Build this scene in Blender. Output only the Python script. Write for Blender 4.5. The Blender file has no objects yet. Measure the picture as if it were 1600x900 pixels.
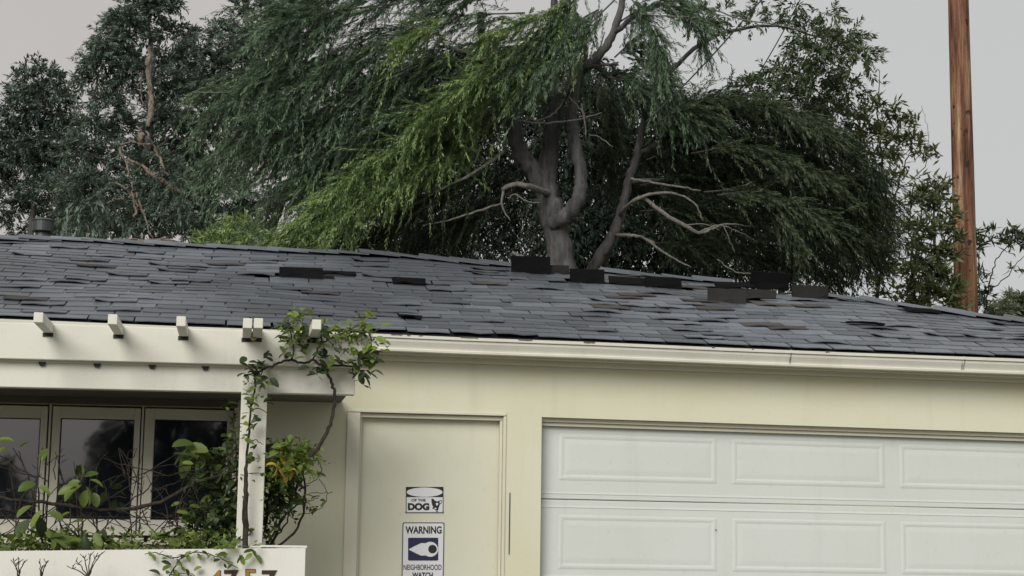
import bpy, math, random
import numpy as np
from mathutils import Vector, Matrix

random.seed(7)
rng = np.random.default_rng(11)
S = bpy.context.scene
COL = S.collection
R = math.radians

# ------------------------------------------------------------------ camera
FPX = 2700.0                       # focal length in pixels of the 1600 px wide photograph
YAW, PITCH, ROLL = R(9.1), R(8.4), 0.0145
EYE = Vector((0, 0, 1.33))
fwd = Vector((math.sin(YAW) * math.cos(PITCH), math.cos(YAW) * math.cos(PITCH), math.sin(PITCH)))
r0 = Vector((math.cos(YAW), -math.sin(YAW), 0))
u0 = r0.cross(fwd)
up = u0 * math.cos(ROLL) - r0 * math.sin(ROLL)
rt = r0 * math.cos(ROLL) + u0 * math.sin(ROLL)
cam_data = bpy.data.cameras.new('camera')
cam = bpy.data.objects.new('camera', cam_data)
COL.objects.link(cam)
cam.matrix_world = Matrix(((rt.x, up.x, -fwd.x, EYE.x), (rt.y, up.y, -fwd.y, EYE.y), (rt.z, up.z, -fwd.z, EYE.z), (0, 0, 0, 1)))
cam_data.sensor_width = 36
cam_data.lens = FPX / 1600 * 36
cam_data.clip_start = 0.1
cam_data.clip_end = 2000
S.camera = cam

# ------------------------------------------------------------------ sky, sun, exposure
SUN_EL, SUN_AZ = R(31), R(-150)     # azimuth measured from +Y towards +X: over the left shoulder of the viewer
world = bpy.data.worlds.new('World')
S.world = world
world.use_nodes = True
nt = world.node_tree
nt.nodes.clear()
wo = nt.nodes.new('ShaderNodeOutputWorld')
bg = nt.nodes.new('ShaderNodeBackground')
sky = nt.nodes.new('ShaderNodeTexSky')
sky.sky_type = 'NISHITA'
sky.sun_disc = False
sky.sun_elevation = SUN_EL
sky.sun_rotation = SUN_AZ
sky.dust_density = 4
hs = nt.nodes.new('ShaderNodeHueSaturation')
hs.inputs['Saturation'].default_value = 0.15
cl = nt.nodes.new('ShaderNodeTexNoise')
cl.inputs['Scale'].default_value = 2.2
cl.inputs['Detail'].default_value = 5
cl.inputs['Roughness'].default_value = 0.45
tc = nt.nodes.new('ShaderNodeTexCoord')
cr = nt.nodes.new('ShaderNodeValToRGB')
cr.color_ramp.elements[0].position = 0.28          # smoky warm to the left, clean grey to the right
cr.color_ramp.elements[0].color = (5.45, 4.95, 4.55, 1)
cr.color_ramp.elements[1].position = 0.62
cr.color_ramp.elements[1].color = (6.0, 6.02, 6.03, 1)
sx = nt.nodes.new('ShaderNodeSeparateXYZ')
nt.links.new(tc.outputs['Generated'], sx.inputs[0])
ma = nt.nodes.new('ShaderNodeMath')
ma.operation = 'MULTIPLY_ADD'
ma.inputs[1].default_value = 0.55
nt.links.new(sx.outputs['X'], ma.inputs[0])
nt.links.new(cl.outputs['Fac'], ma.inputs[2])
mx = nt.nodes.new('ShaderNodeMix')
mx.data_type = 'RGBA'
mx.inputs[0].default_value = 0.86    # how much of the sky the cloud sheet covers
nt.links.new(tc.outputs['Generated'], cl.inputs['Vector'])
nt.links.new(ma.outputs[0], cr.inputs['Fac'])
nt.links.new(sky.outputs['Color'], hs.inputs['Color'])
nt.links.new(hs.outputs['Color'], mx.inputs[6])
nt.links.new(cr.outputs['Color'], mx.inputs[7])
nt.links.new(mx.outputs[2], bg.inputs['Color'])
bg.inputs['Strength'].default_value = 0.1
nt.links.new(bg.outputs[0], wo.inputs['Surface'])

sd = bpy.data.lights.new('sun', 'SUN')
sd.energy = 2.6
sd.angle = R(34)
sd.color = (1.0, 0.985, 0.95)
sun = bpy.data.objects.new('sun', sd)
COL.objects.link(sun)
sdir = Vector((math.sin(SUN_AZ) * math.cos(SUN_EL), math.cos(SUN_AZ) * math.cos(SUN_EL), math.sin(SUN_EL)))
sun.rotation_euler = sdir.to_track_quat('Z', 'Y').to_euler()
sun.location = (-8, -8, 14)

S.view_settings.view_transform = 'Standard'
S.view_settings.look = 'None'
S.view_settings.exposure = -0.04
S.view_settings.gamma = 1.0
S.view_settings.use_curve_mapping = False
S.render.engine = 'CYCLES'
S.cycles.max_bounces = 6
S.cycles.diffuse_bounces = 3
S.cycles.glossy_bounces = 3
S.cycles.transmission_bounces = 4
S.cycles.transparent_max_bounces = 6

# ------------------------------------------------------------------ helpers
def at(px, py, Y):
    """point of the place seen at (px, py) of the photograph, on the plane Y metres in front"""
    d = fwd + rt * ((px - 800) / FPX) + up * ((450 - py) / FPX)
    return EYE + d * (Y / d.y)

def to_px(p):
    v = Vector(p) - EYE
    z = v.dot(fwd)
    return 800 + FPX * v.dot(rt) / z, 450 - FPX * v.dot(up) / z

GROUND = -0.30

def mat(name, col, rough=0.6, spec=0.5, metal=0.0):
    m = bpy.data.materials.new(name)
    m.use_nodes = True
    b = m.node_tree.nodes['Principled BSDF']
    b.inputs['Base Color'].default_value = (*col, 1)
    b.inputs['Roughness'].default_value = rough
    b.inputs['Specular IOR Level'].default_value = spec
    b.inputs['Metallic'].default_value = metal
    return m

def N(m, t):
    return m.node_tree.nodes.new(t)

def L(m, a, b):
    m.node_tree.links.new(a, b)

def bsdf(m):
    return m.node_tree.nodes['Principled BSDF']

def noise(m, scale, detail=4, stretch=(1, 1, 1), rough=0.5, coord='Object'):
    c = N(m, 'ShaderNodeTexCoord')
    mp = N(m, 'ShaderNodeMapping')
    mp.inputs['Scale'].default_value = stretch
    n = N(m, 'ShaderNodeTexNoise')
    n.inputs['Scale'].default_value = scale
    n.inputs['Detail'].default_value = detail
    n.inputs['Roughness'].default_value = rough
    L(m, c.outputs[coord], mp.inputs['Vector'])
    L(m, mp.outputs['Vector'], n.inputs['Vector'])
    return n.outputs['Fac']

def ramp(m, fac, stops):
    r = N(m, 'ShaderNodeValToRGB')
    e = r.color_ramp.elements
    while len(e) < len(stops):
        e.new(0.5)
    for k, (p, c) in enumerate(stops):
        e[k].position = p
        e[k].color = (*c, 1) if len(c) == 3 else c
    L(m, fac, r.inputs['Fac'])
    return r.outputs['Color']

def mix(m, fac, a, b):
    x = N(m, 'ShaderNodeMix')
    x.data_type = 'RGBA'
    for sock, v in ((x.inputs[0], fac), (x.inputs[6], a), (x.inputs[7], b)):
        if hasattr(v, 'node'):
            L(m, v, sock)
        elif isinstance(v, (int, float)):
            sock.default_value = v
        else:
            sock.default_value = (*v, 1)
    return x.outputs[2]

def bump(m, fac, strength=0.3, dist=0.01):
    b = N(m, 'ShaderNodeBump')
    b.inputs['Strength'].default_value = strength
    b.inputs['Distance'].default_value = dist
    L(m, fac, b.inputs['Height'])
    L(m, b.outputs['Normal'], bsdf(m).inputs['Normal'])

def painted(name, col, stain, amount=0.5, rough=0.55, chips=0.0, streak=(1, 1, 1), scale=2.0, grain=60, drip=0.16):
    """old house paint: broad stains, a little grain, and where asked bare chips"""
    m = mat(name, col, rough)
    f = noise(m, scale, 6, streak, 0.6)
    k = ramp(m, f, [(0.42, (0, 0, 0)), (0.75, (amount, amount, amount))])
    c = mix(m, k, col, stain)
    f2 = noise(m, 23, 5, (1, 1, 1), 0.65)
    k2 = ramp(m, f2, [(0.60, (0, 0, 0)), (0.82, (0.35, 0.35, 0.35))])
    c = mix(m, k2, c, tuple(v * 0.72 for v in stain))
    f4 = noise(m, 7, 6, (1, 1, 0.10), 0.7)
    k4 = ramp(m, f4, [(0.55, (0, 0, 0)), (0.78, (drip, drip, drip))])
    c = mix(m, k4, c, tuple(v * 0.55 for v in stain))
    if chips:
        f3 = noise(m, 9, 7, (1, 1, 2.5), 0.7)
        k3 = ramp(m, f3, [(chips, (0, 0, 0)), (chips + 0.015, (1, 1, 1))])
        c = mix(m, k3, c, (0.10, 0.085, 0.07))
    L(m, c, bsdf(m).inputs['Base Color'])
    bump(m, noise(m, grain, 4), 0.18, 0.004)
    return m

M = {}
M['wall'] = painted('painted cream stucco', (0.645, 0.635, 0.485), (0.565, 0.53, 0.315), 0.55, 0.7, scale=0.9, grain=45)
M['trim'] = painted('painted cream trim', (0.66, 0.64, 0.515), (0.55, 0.505, 0.35), 0.4, 0.5, scale=2.4, streak=(0.5, 1, 1))
M['gutter'] = painted('painted metal gutter', (0.70, 0.685, 0.60), (0.52, 0.48, 0.38), 0.4, 0.42, chips=0.71, scale=3)
M['pergola'] = painted('painted pergola wood', (0.69, 0.68, 0.60), (0.52, 0.49, 0.40), 0.4, 0.6, chips=0.71, scale=2.5, streak=(0.4, 1, 1))
M['soffit'] = painted('shade-dark brown soffit', (0.13, 0.115, 0.095), (0.07, 0.06, 0.05), 0.6, 0.8)  # brown kept dark to carry the shade under the pergola
M['sash'] = painted('painted window sash', (0.64, 0.62, 0.53), (0.48, 0.45, 0.36), 0.4, 0.5)
M['garage'] = painted('painted steel garage door', (0.605, 0.63, 0.59), (0.53, 0.55, 0.49), 0.45, 0.42, scale=1.3, grain=25)
M['door'] = painted('painted flush door', (0.66, 0.65, 0.52), (0.58, 0.555, 0.39), 0.45, 0.5, scale=1.1, grain=20)
M['planter'] = painted('painted planter', (0.72, 0.71, 0.65), (0.55, 0.53, 0.45), 0.4, 0.6, scale=2)
M['patch'] = mat('bare peeled metal', (0.12, 0.10, 0.085), 0.8)
M['rubber'] = mat('black rubber strip', (0.02, 0.02, 0.02), 0.7)
M['soil'] = mat('dark planter soil', (0.035, 0.026, 0.018), 0.95)
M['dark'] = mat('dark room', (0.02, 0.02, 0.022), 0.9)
M['black'] = mat('black print', (0.012, 0.012, 0.014), 0.5)
M['white'] = mat('white sign enamel', (0.72, 0.72, 0.72), 0.4)
M['navy'] = mat('navy print', (0.012, 0.012, 0.06), 0.45)
M['vent'] = mat('dark galvanised vent', (0.06, 0.068, 0.066), 0.45, 0.5, 0.5)
M['rust'] = painted('bolt with rust', (0.50, 0.42, 0.28), (0.22, 0.10, 0.04), 0.8, 0.6, scale=30)

g = M['glass'] = mat('window glass', (0.010, 0.013, 0.019), 0.03, 1.0)
bsdf(g).inputs['IOR'].default_value = 1.75
bump(g, noise(g, 1.6, 2), 0.06, 0.05)

W_OFF = 8.4
def shingle_mat(name, base, rough=0.5, var=0.4, spec=0.5):
    m = mat(name, base, rough, spec)
    oi = N(m, 'ShaderNodeObjectInfo')
    f = noise(m, 3.2, 5, (1, 1, 1), 0.6)
    gr = noise(m, 160, 3, (1, 1, 1), 0.7)
    lo = tuple(v * (1 - 1.25 * var) for v in base)
    hi = tuple(v * (1 + var) for v in base)
    at_ = N(m, 'ShaderNodeAttribute')
    at_.attribute_name = 'tint'
    add = N(m, 'ShaderNodeMath')
    add.operation = 'ADD'
    L(m, oi.outputs['Random'], add.inputs[0])
    L(m, at_.outputs['Fac'], add.inputs[1])
    fr = N(m, 'ShaderNodeMath')
    fr.operation = 'FRACT'
    L(m, add.outputs[0], fr.inputs[0])
    c = mix(m, fr.outputs[0], lo, hi)
    c = mix(m, ramp(m, f, [(0.40, (0, 0, 0)), (0.72, (0.6, 0.6, 0.6))]), c, tuple(v * 0.55 for v in base))
    c = mix(m, ramp(m, gr, [(0.45, (0, 0, 0)), (0.7, (0.5, 0.5, 0.5))]), c, tuple(v * 2.0 for v in base))
    ge = N(m, 'ShaderNodeNewGeometry')
    wn = N(m, 'ShaderNodeTexNoise')
    wn.inputs['Scale'].default_value = 0.5
    wn.inputs['Detail'].default_value = 5
    wm = N(m, 'ShaderNodeMapping')
    wm.inputs['Location'].default_value = (W_OFF, 0, 0)
    L(m, ge.outputs['Position'], wm.inputs['Vector'])
    L(m, wm.outputs['Vector'], wn.inputs['Vector'])
    c = mix(m, ramp(m, wn.outputs['Fac'], [(0.40, (0, 0, 0)), (0.60, (0.8, 0.8, 0.8))]), c, tuple(v * 0.42 for v in base))
    L(m, c, bsdf(m).inputs['Base Color'])
    bump(m, gr, 0.3, 0.003)
    return m

M['shingle'] = shingle_mat('grey asphalt shingle', (0.122, 0.136, 0.155), 0.42, 0.45, 0.6)
M['shingle_brown'] = shingle_mat('worn brown asphalt shingle', (0.066, 0.056, 0.050), 0.75)
M['shingle_back'] = shingle_mat('black shingle underside', (0.009, 0.009, 0.0095), 0.95, 0.2, 0.08)
M['shingle_greyback'] = shingle_mat('grey shingle underside', (0.026, 0.025, 0.0245), 0.95, 0.3, 0.1)
M['felt'] = mat('black roofing felt', (0.012, 0.012, 0.014), 0.9)

def bark_mat(name, a, b, scale=6, stretch=(1, 1, 0.15)):
    m = mat(name, a, 0.85, 0.3)
    f = noise(m, scale * 2.2, 8, stretch, 0.72)
    pt = noise(m, scale * 0.7, 4, (1, 1, 0.6), 0.6)
    c = ramp(m, f, [(0.34, tuple(v * 0.6 for v in a)), (0.5, tuple((p_ + q_) / 2 for p_, q_ in zip(a, b))), (0.68, b)])
    c = mix(m, ramp(m, pt, [(0.5, (0, 0, 0)), (0.62, (0.7, 0.7, 0.7))]), c, tuple(v * 0.8 for v in a))
    L(m, c, bsdf(m).inputs['Base Color'])
    bump(m, f, 1.0, 0.05)
    return m

M['bark'] = bark_mat('grey brown bark', (0.060, 0.058, 0.057), (0.155, 0.151, 0.146))
M['bark_pale'] = bark_mat('pale dry twig', (0.20, 0.19, 0.165), (0.34, 0.32, 0.28), 20)
M['bark_dark'] = bark_mat('dark bark', (0.035, 0.03, 0.026), (0.09, 0.08, 0.07))
M['bark_red'] = bark_mat('peeled red eucalyptus bark', (0.13, 0.098, 0.08), (0.42, 0.35, 0.29), 14, (1, 1, 0.3))
M['stem'] = bark_mat('brown vine stem', (0.045, 0.034, 0.026), (0.12, 0.095, 0.07), 25)

def leaf_mat(name, dark, light, trans=0.35, rough=0.5, spec=0.35):
    m = mat(name, light, rough, spec)
    at_ = N(m, 'ShaderNodeAttribute')
    at_.attribute_name = 'tint'
    oi = N(m, 'ShaderNodeObjectInfo')
    add = N(m, 'ShaderNodeMath')
    add.operation = 'ADD'
    L(m, at_.outputs['Fac'], add.inputs[0])
    mu = N(m, 'ShaderNodeMath')
    mu.operation = 'MULTIPLY'
    mu.inputs[1].default_value = 0.999
    L(m, oi.outputs['Random'], mu.inputs[0])
    L(m, mu.outputs[0], add.inputs[1])
    fr = N(m, 'ShaderNodeMath')
    fr.operation = 'FRACT'
    L(m, add.outputs[0], fr.inputs[0])
    c = mix(m, fr.outputs[0], dark, light)
    L(m, c, bsdf(m).inputs['Base Color'])
    tr = N(m, 'ShaderNodeBsdfTranslucent')
    L(m, mix(m, 0.5, c, (light[0] * 1.3, light[1] * 1.25, light[2] * 0.7)), tr.inputs['Color'])
    ms = N(m, 'ShaderNodeMixShader')
    ms.inputs[0].default_value = trans
    L(m, bsdf(m).outputs[0], ms.inputs[1])
    L(m, tr.outputs[0], ms.inputs[2])
    L(m, ms.outputs[0], m.node_tree.nodes['Material Output'].inputs['Surface'])
    return m

M['euc'] = leaf_mat('blue green eucalyptus leaf', (0.012, 0.024, 0.019), (0.185, 0.245, 0.195), 0.12, 0.55, 0.2)
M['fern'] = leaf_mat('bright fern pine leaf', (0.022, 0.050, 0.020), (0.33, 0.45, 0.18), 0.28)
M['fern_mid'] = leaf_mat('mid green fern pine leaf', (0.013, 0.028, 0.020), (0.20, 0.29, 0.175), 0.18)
M['fern_dark'] = leaf_mat('dark fern pine leaf', (0.009, 0.016, 0.011), (0.058, 0.082, 0.042), 0.12, 0.55, 0.15)  # leaning tree's own tone; painted shade inside the feathery tree
M['fern_upper'] = leaf_mat('deep green small leaf', (0.016, 0.030, 0.019), (0.105, 0.145, 0.075), 0.2)
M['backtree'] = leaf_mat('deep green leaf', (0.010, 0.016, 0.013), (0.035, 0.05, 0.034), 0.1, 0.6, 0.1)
M['loquat'] = leaf_mat('olive green broad leaf', (0.04, 0.062, 0.03), (0.17, 0.19, 0.085), 0.25)
M['far'] = leaf_mat('pale far leaf', (0.12, 0.15, 0.10), (0.22, 0.26, 0.18), 0.3)
M['vine'] = leaf_mat('vine leaf', (0.06, 0.10, 0.028), (0.23, 0.30, 0.075), 0.35)
M['vine_dark'] = leaf_mat('dark glossy vine leaf', (0.022, 0.036, 0.014), (0.055, 0.08, 0.03), 0.2)
M['lemon'] = leaf_mat('broad bright leaf', (0.08, 0.13, 0.03), (0.22, 0.29, 0.07), 0.4, 0.4)
M['yellow'] = leaf_mat('yellow leaf', (0.42, 0.30, 0.05), (0.58, 0.44, 0.08), 0.35)

pm = M['pole'] = mat('weathered redwood pole', (0.2, 0.1, 0.06), 0.7, 0.3)
f1 = noise(pm, 9.0, 7, (1, 1, 0.07), 0.65)
f2 = noise(pm, 34, 6, (1, 1, 0.05), 0.75)
c = ramp(pm, f1, [(0.36, (0.03, 0.014, 0.010)), (0.46, (0.15, 0.060, 0.034)), (0.55, (0.29, 0.155, 0.085)), (0.65, (0.45, 0.33, 0.21))])
c = mix(pm, ramp(pm, f2, [(0.35, (0.75, 0.75, 0.75)), (0.5, (0, 0, 0))]), c, (0.045, 0.022, 0.016))
kn = noise(pm, 11, 2, (1, 1, 0.6), 0.3)
c = mix(pm, ramp(pm, kn, [(0.68, (0, 0, 0)), (0.71, (0.9, 0.9, 0.9))]), c, (0.02, 0.012, 0.01))
L(pm, c, bsdf(pm).inputs['Base Color'])
bump(pm, f2, 0.7, 0.02)

# ---- objects
def root(name, loc, label, cat, group=None):
    o = bpy.data.objects.new(name, None)
    COL.objects.link(o)
    o.location = loc
    o.empty_display_size = 0.2
    o['label'] = label
    o['category'] = cat
    if group:
        o['group'] = group
    return o

def world_loc(o):
    return Vector(o.location) if o.type == 'EMPTY' else Vector((0, 0, 0))

def adopt(o, parent):
    """make o (placed in world space) a part of parent"""
    if parent is not None:
        o.parent = parent
        o.matrix_parent_inverse = Matrix.Translation(-world_loc(parent))
    return o

class Geo:
    def __init__(self):
        self.v, self.f, self.t = [], [], []

    def box(self, a, b):
        x0, y0, z0 = a
        x1, y1, z1 = b
        return self.prism([(x0, y0, z0), (x1, y0, z0), (x1, y0, z1), (x0, y0, z1)], (0, y1 - y0, 0))

    def prism(self, poly, off):
        """closed solid: the polygon and its copy moved by off"""
        n = len(poly)
        k = len(self.v)
        off = Vector(off)
        self.v += [tuple(Vector(p)) for p in poly] + [tuple(Vector(p) + off) for p in poly]
        self.f.append(list(range(k, k + n)))
        self.f.append(list(range(k + 2 * n - 1, k + n - 1, -1)))
        for i in range(n):
            j = (i + 1) % n
            self.f.append([k + j, k + i, k + n + i, k + n + j])
        return self

    def poly(self, pts):
        k = len(self.v)
        self.v += [tuple(p) for p in pts]
        self.f.append(list(range(k, k + len(pts))))
        return self

    def tube(self, pts, rad, sides=7, cap=True):
        pts = [Vector(p) for p in pts]
        if isinstance(rad, (int, float)):
            rad = [rad] * len(pts)
        k = len(self.v)
        ref = Vector((0.13, 0.94, 0.31))
        for i, p in enumerate(pts):
            t = (pts[min(i + 1, len(pts) - 1)] - pts[max(i - 1, 0)])
            if t.length < 1e-9:
                t = Vector((0, 0, 1))
            t.normalize()
            a = t.cross(ref)
            if a.length < 0.05:
                a = t.cross(Vector((1, 0, 0)))
            a.normalize()
            b = t.cross(a)
            for s in range(sides):
                an = 2 * math.pi * s / sides
                self.v.append(tuple(p + (a * math.cos(an) + b * math.sin(an)) * rad[i]))
        for i in range(len(pts) - 1):
            for s in range(sides):
                s2 = (s + 1) % sides
                self.f.append([k + i * sides + s, k + i * sides + s2, k + (i + 1) * sides + s2, k + (i + 1) * sides + s])
        if cap:
            self.f.append([k + s for s in range(sides)])
            e = k + (len(pts) - 1) * sides
            self.f.append([e + s for s in range(sides - 1, -1, -1)])
        return self

    def build(self, name, m, parent=None, smooth=False, fix=True):
        me = bpy.data.meshes.new(name)
        me.from_pydata(self.v, [], self.f)
        if fix:
            import bmesh
            bm = bmesh.new()
            bm.from_mesh(me)
            bmesh.ops.recalc_face_normals(bm, faces=bm.faces)
            bm.to_mesh(me)
            bm.free()
        if smooth:
            me.polygons.foreach_set('use_smooth', [True] * len(me.polygons))
        me.materials.append(M[m] if isinstance(m, str) else m)
        o = bpy.data.objects.new(name, me)
        COL.objects.link(o)
        return adopt(o, parent)

def bevel(o, w=0.006, seg=2):
    b = o.modifiers.new('bevel', 'BEVEL')
    b.width = w
    b.segments = seg
    b.limit_method = 'ANGLE'
    return o

def smoothline(pts, n=5):
    """Catmull-Rom through points (tuples of any length)"""
    P = [np.array(p, float) for p in pts]
    if len(P) < 3:
        return [P[0] + (P[-1] - P[0]) * k / n for k in range(n + 1)]
    P = [2 * P[0] - P[1]] + P + [2 * P[-1] - P[-2]]
    out = []
    for i in range(1, len(P) - 2):
        for k in range(n):
            t = k / n
            a, b, c_, d = P[i - 1], P[i], P[i + 1], P[i + 2]
            out.append(0.5 * ((2 * b) + (c_ - a) * t + (2 * a - 5 * b + 4 * c_ - d) * t * t + (3 * b - a - 3 * c_ + d) * t ** 3))
    out.append(P[-2])
    return out

def limb(g, pts, sides=7, n=5, wob=0.0):
    """pts: (px, py, Y, radius in px)"""
    q = smoothline(pts, n)
    P, rad = [], []
    for k, p in enumerate(q):
        w = at(p[0], p[1], p[2])
        if wob and 0 < k < len(q) - 1:
            w = w + Vector((random.gauss(0, wob), random.gauss(0, wob), random.gauss(0, wob)))
        P.append(w)
        rad.append(max(0.002, p[3] * p[2] / FPX) * random.uniform(0.93, 1.07))
    g.tube(P, rad, sides)
    return P

def leaves(name, m, parent, P, D, Nn, Ln, Wd, tint, stuff=False, fold=0.15):
    """many leaves as one mesh: each leaf a pointed blade of two folded halves"""
    P, D, Nn = (np.asarray(a, float) for a in (P, D, Nn))
    n = len(P)
    D = D / (np.linalg.norm(D, axis=1, keepdims=True) + 1e-9)
    Sd = np.cross(D, Nn)
    Sd /= (np.linalg.norm(Sd, axis=1, keepdims=True) + 1e-9)
    Up = np.cross(Sd, D)
    Ln = np.broadcast_to(np.asarray(Ln, float), (n,))[:, None]
    Wd = np.broadcast_to(np.asarray(Wd, float), (n,))[:, None]
    mid = P + D * Ln * 0.45
    V = np.stack([P, mid + Sd * Wd / 2 + Up * Wd * fold, P + D * Ln, mid - Sd * Wd / 2 + Up * Wd * fold], axis=1).reshape(-1, 3)
    me = bpy.data.meshes.new(name)
    me.vertices.add(4 * n)
    me.vertices.foreach_set('co', V.ravel())
    idx = np.arange(n)[:, None] * 4
    T = np.concatenate([idx + np.array([[0, 1, 2]]), idx + np.array([[0, 2, 3]])], axis=1).reshape(-1)
    me.loops.add(6 * n)
    me.loops.foreach_set('vertex_index', T.astype(np.int32))
    me.polygons.add(2 * n)
    me.polygons.foreach_set('loop_start', np.arange(2 * n, dtype=np.int32) * 3)
    me.update(calc_edges=True)
    a = me.attributes.new('tint', 'FLOAT', 'POINT')
    a.data.foreach_set('value', np.repeat(np.asarray(tint, float), 4))
    me.materials.append(M[m])
    o = bpy.data.objects.new(name, me)
    COL.objects.link(o)
    return adopt(o, parent)

def unit(n):
    v = rng.normal(size=(n, 3))
    return v / np.linalg.norm(v, axis=1, keepdims=True)

# ------------------------------------------------------------------ ground
def sheet(name, m, x0, y0, x1, y1, z):
    o = Geo().poly([(x0, y0, z), (x1, y0, z), (x1, y1, z), (x0, y1, z)]).build(name, m)
    o['kind'] = 'structure'
    return o

M['lawn'] = mat('dry lawn', (0.10, 0.11, 0.05), 0.95)
L(M['lawn'], ramp(M['lawn'], noise(M['lawn'], 1.5, 6), [(0.3, (0.07, 0.085, 0.035)), (0.7, (0.16, 0.15, 0.08))]), bsdf(M['lawn']).inputs['Base Color'])
M['concrete'] = painted('concrete drive', (0.19, 0.185, 0.18), (0.12, 0.115, 0.11), 0.6, 0.85, scale=1.2)
sheet('ground', 'lawn', -600, -400, 600, 900, GROUND)
sheet('driveway', 'concrete', -0.2, -3, 6.2, 11.05, GROUND + 0.01)
sheet('street', mat('asphalt', (0.05, 0.05, 0.052), 0.9), -200, -12, 200, -3.2, GROUND + 0.005)

# ------------------------------------------------------------------ house
WY = 11.0                                  # front wall plane
house = root('house', (1.5, WY, GROUND), 'low cream house with grey storm-damaged shingle roof and white garage door', 'house')

def zl(p, q, Y=WY):
    a, b = at(*p, Y), at(*q, Y)
    return lambda X: a.z + (b.z - a.z) * (X - a.x) / (b.x - a.x)

def X_(px, py=700, Y=WY):
    return at(px, py, Y).x

XL, XR = -5.5, 6.6
xw0, xw1 = X_(-150), X_(364)
xd0, xd1 = X_(562), X_(786)
xg0 = X_(846)
xg1 = xg0 + 4.88
eave = zl((0, 497.5), (1600, 560.5), WY - 0.25)      # top of the gutter
z_top = lambda X: eave(X) + 0.03
z_win = zl((0, 629), (222, 634))
z_wb = zl((0, 838), (365, 842))
z_door = zl((563, 644), (787, 650))
z_gar = zl((846, 651.5), (1600, 676.5))
TH = 0.16

def wall_piece(g, xa, xb, zb, zt):
    fb = zb if callable(zb) else (lambda X: zb)
    ft = zt if callable(zt) else (lambda X: zt)
    g.prism([(xa, WY, fb(xa)), (xb, WY, fb(xb)), (xb, WY, ft(xb)), (xa, WY, ft(xa))], (0, TH, 0))

w = Geo()
wall_piece(w, XL, xw0, GROUND, z_top)
wall_piece(w, xw0, xw1, GROUND, z_wb)
wall_piece(w, xw0, xw1, z_win, z_top)
wall_piece(w, xw1, xd0, GROUND, z_top)
wall_piece(w, xd0, xd1, z_door, z_top)
wall_piece(w, xd1, xg0, GROUND, z_top)
wall_piece(w, xg0, xg1, z_gar, z_top)
wall_piece(w, xg1, XR, GROUND, z_top)
w.build('front_wall', 'wall', house)
sw = Geo()
for x in (XL, XR - TH):
    sw.box((x, WY + TH + 0.002, GROUND), (x + TH, WY + 5.4, 2.45))
sw.box((XL + TH + 0.002, WY + 5.24, GROUND), (XR - TH - 0.002, WY + 5.4, 2.45))
sw.build('side_wall', 'wall', house)
# dark room behind the windows
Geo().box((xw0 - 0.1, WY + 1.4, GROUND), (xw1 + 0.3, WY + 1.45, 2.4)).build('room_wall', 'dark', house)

# frieze board and moulding beneath the gutter
fz = Geo()
zb = zl((575, 562), (1600, 598), WY - 0.035)
for k, (dy, h0, h1) in enumerate(((0.035, 0.0, 0.042), (0.055, 0.044, 0.075))):
    a, b = XL, XR
    fz.prism([(a, WY - dy, zb(a) + h0), (b, WY - dy, zb(b) + h0), (b, WY - dy, zb(b) + h1), (a, WY - dy, zb(a) + h1)], (0, dy - 0.002, 0))
bevel(fz.build('frieze_board', 'trim', house), 0.006)
# fascia and closed soffit
fa = Geo()
ze = lambda X: eave(X)
fa.prism([(XL, WY - 0.133, ze(XL) - 0.115), (XR, WY - 0.133, ze(XR) - 0.115), (XR, WY - 0.133, ze(XR) + 0.005), (XL, WY - 0.133, ze(XL) + 0.005)], (0, 0.02, 0))
fa.prism([(XL, WY - 0.11, ze(XL) - 0.092), (XR, WY - 0.11, ze(XR) - 0.092), (XR, WY - 0.11, ze(XR) - 0.076), (XL, WY - 0.11, ze(XL) - 0.076)], (0, 0.108, 0))
fa.build('fascia', 'trim', house)
# ogee gutter
prof = [(0, -0.002), (0, -0.100), (0.072, -0.102), (0.084, -0.100), (0.086, -0.088), (0.076, -0.082), (0.080, -0.072), (0.098, -0.040),
        (0.100, -0.026), (0.094, -0.022), (0.112, -0.020), (0.114, -0.002), (0.106, 0.0), (0.100, -0.008), (0.070, -0.05), (0.02, -0.055), (0.012, -0.002)]
gt = Geo()
n = len(prof)
secs = 14
for k in range(secs + 1):
    X = XL + (XR - XL) * k / secs
    sag = random.uniform(-0.004, 0.004)
    for (o_, z_) in prof:
        gt.v.append((X, WY - 0.135 - o_, eave(X) + z_ + sag))
for k in range(secs):
    for i in range(n):
        j = (i + 1) % n
        gt.f.append([k * n + i, k * n + j, (k + 1) * n + j, (k + 1) * n + i])
gt.f.append(list(range(n)))
gt.f.append(list(range(secs * n + n - 1, secs * n - 1, -1)))
gutter = gt.build('gutter', 'gutter', house)
for px in (1232, 1500):
    X = X_(px, 545, WY - 0.2)
    Geo().prism([(X, WY - 0.135 - o_ * 1.02 - 0.001, eave(X) + z_ * 1.02) for (o_, z_) in prof[2:13]], (0.003 if px != 1500 else 0.012, 0, 0)).build('gutter_joint', 'gutter', gutter)

for (pa_, pb_) in ((611, 629), (636, 641), (655, 661), (720, 747), (810, 832), (912, 930), (1112, 1117), (1175, 1178), (1290, 1296)):
    xa_, xb_ = X_(pa_, 528, WY - 0.25), X_(pb_, 528, WY - 0.25)
    h_ = random.uniform(0.005, 0.010)
    pts_ = []
    for q_ in range(6):
        pts_.append((xa_ + (xb_ - xa_) * q_ / 5, WY - 0.2505, eave(xa_) - 0.003 - h_ * random.uniform(0.6, 1.1)))
    pts_ += [(xb_, WY - 0.2505, eave(xb_) - 0.001), (xa_, WY - 0.2505, eave(xa_) - 0.001)]
    Geo().prism(pts_, (0, 0.0012, 0)).build('peeled_patch', M['patch'], gutter)

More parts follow.
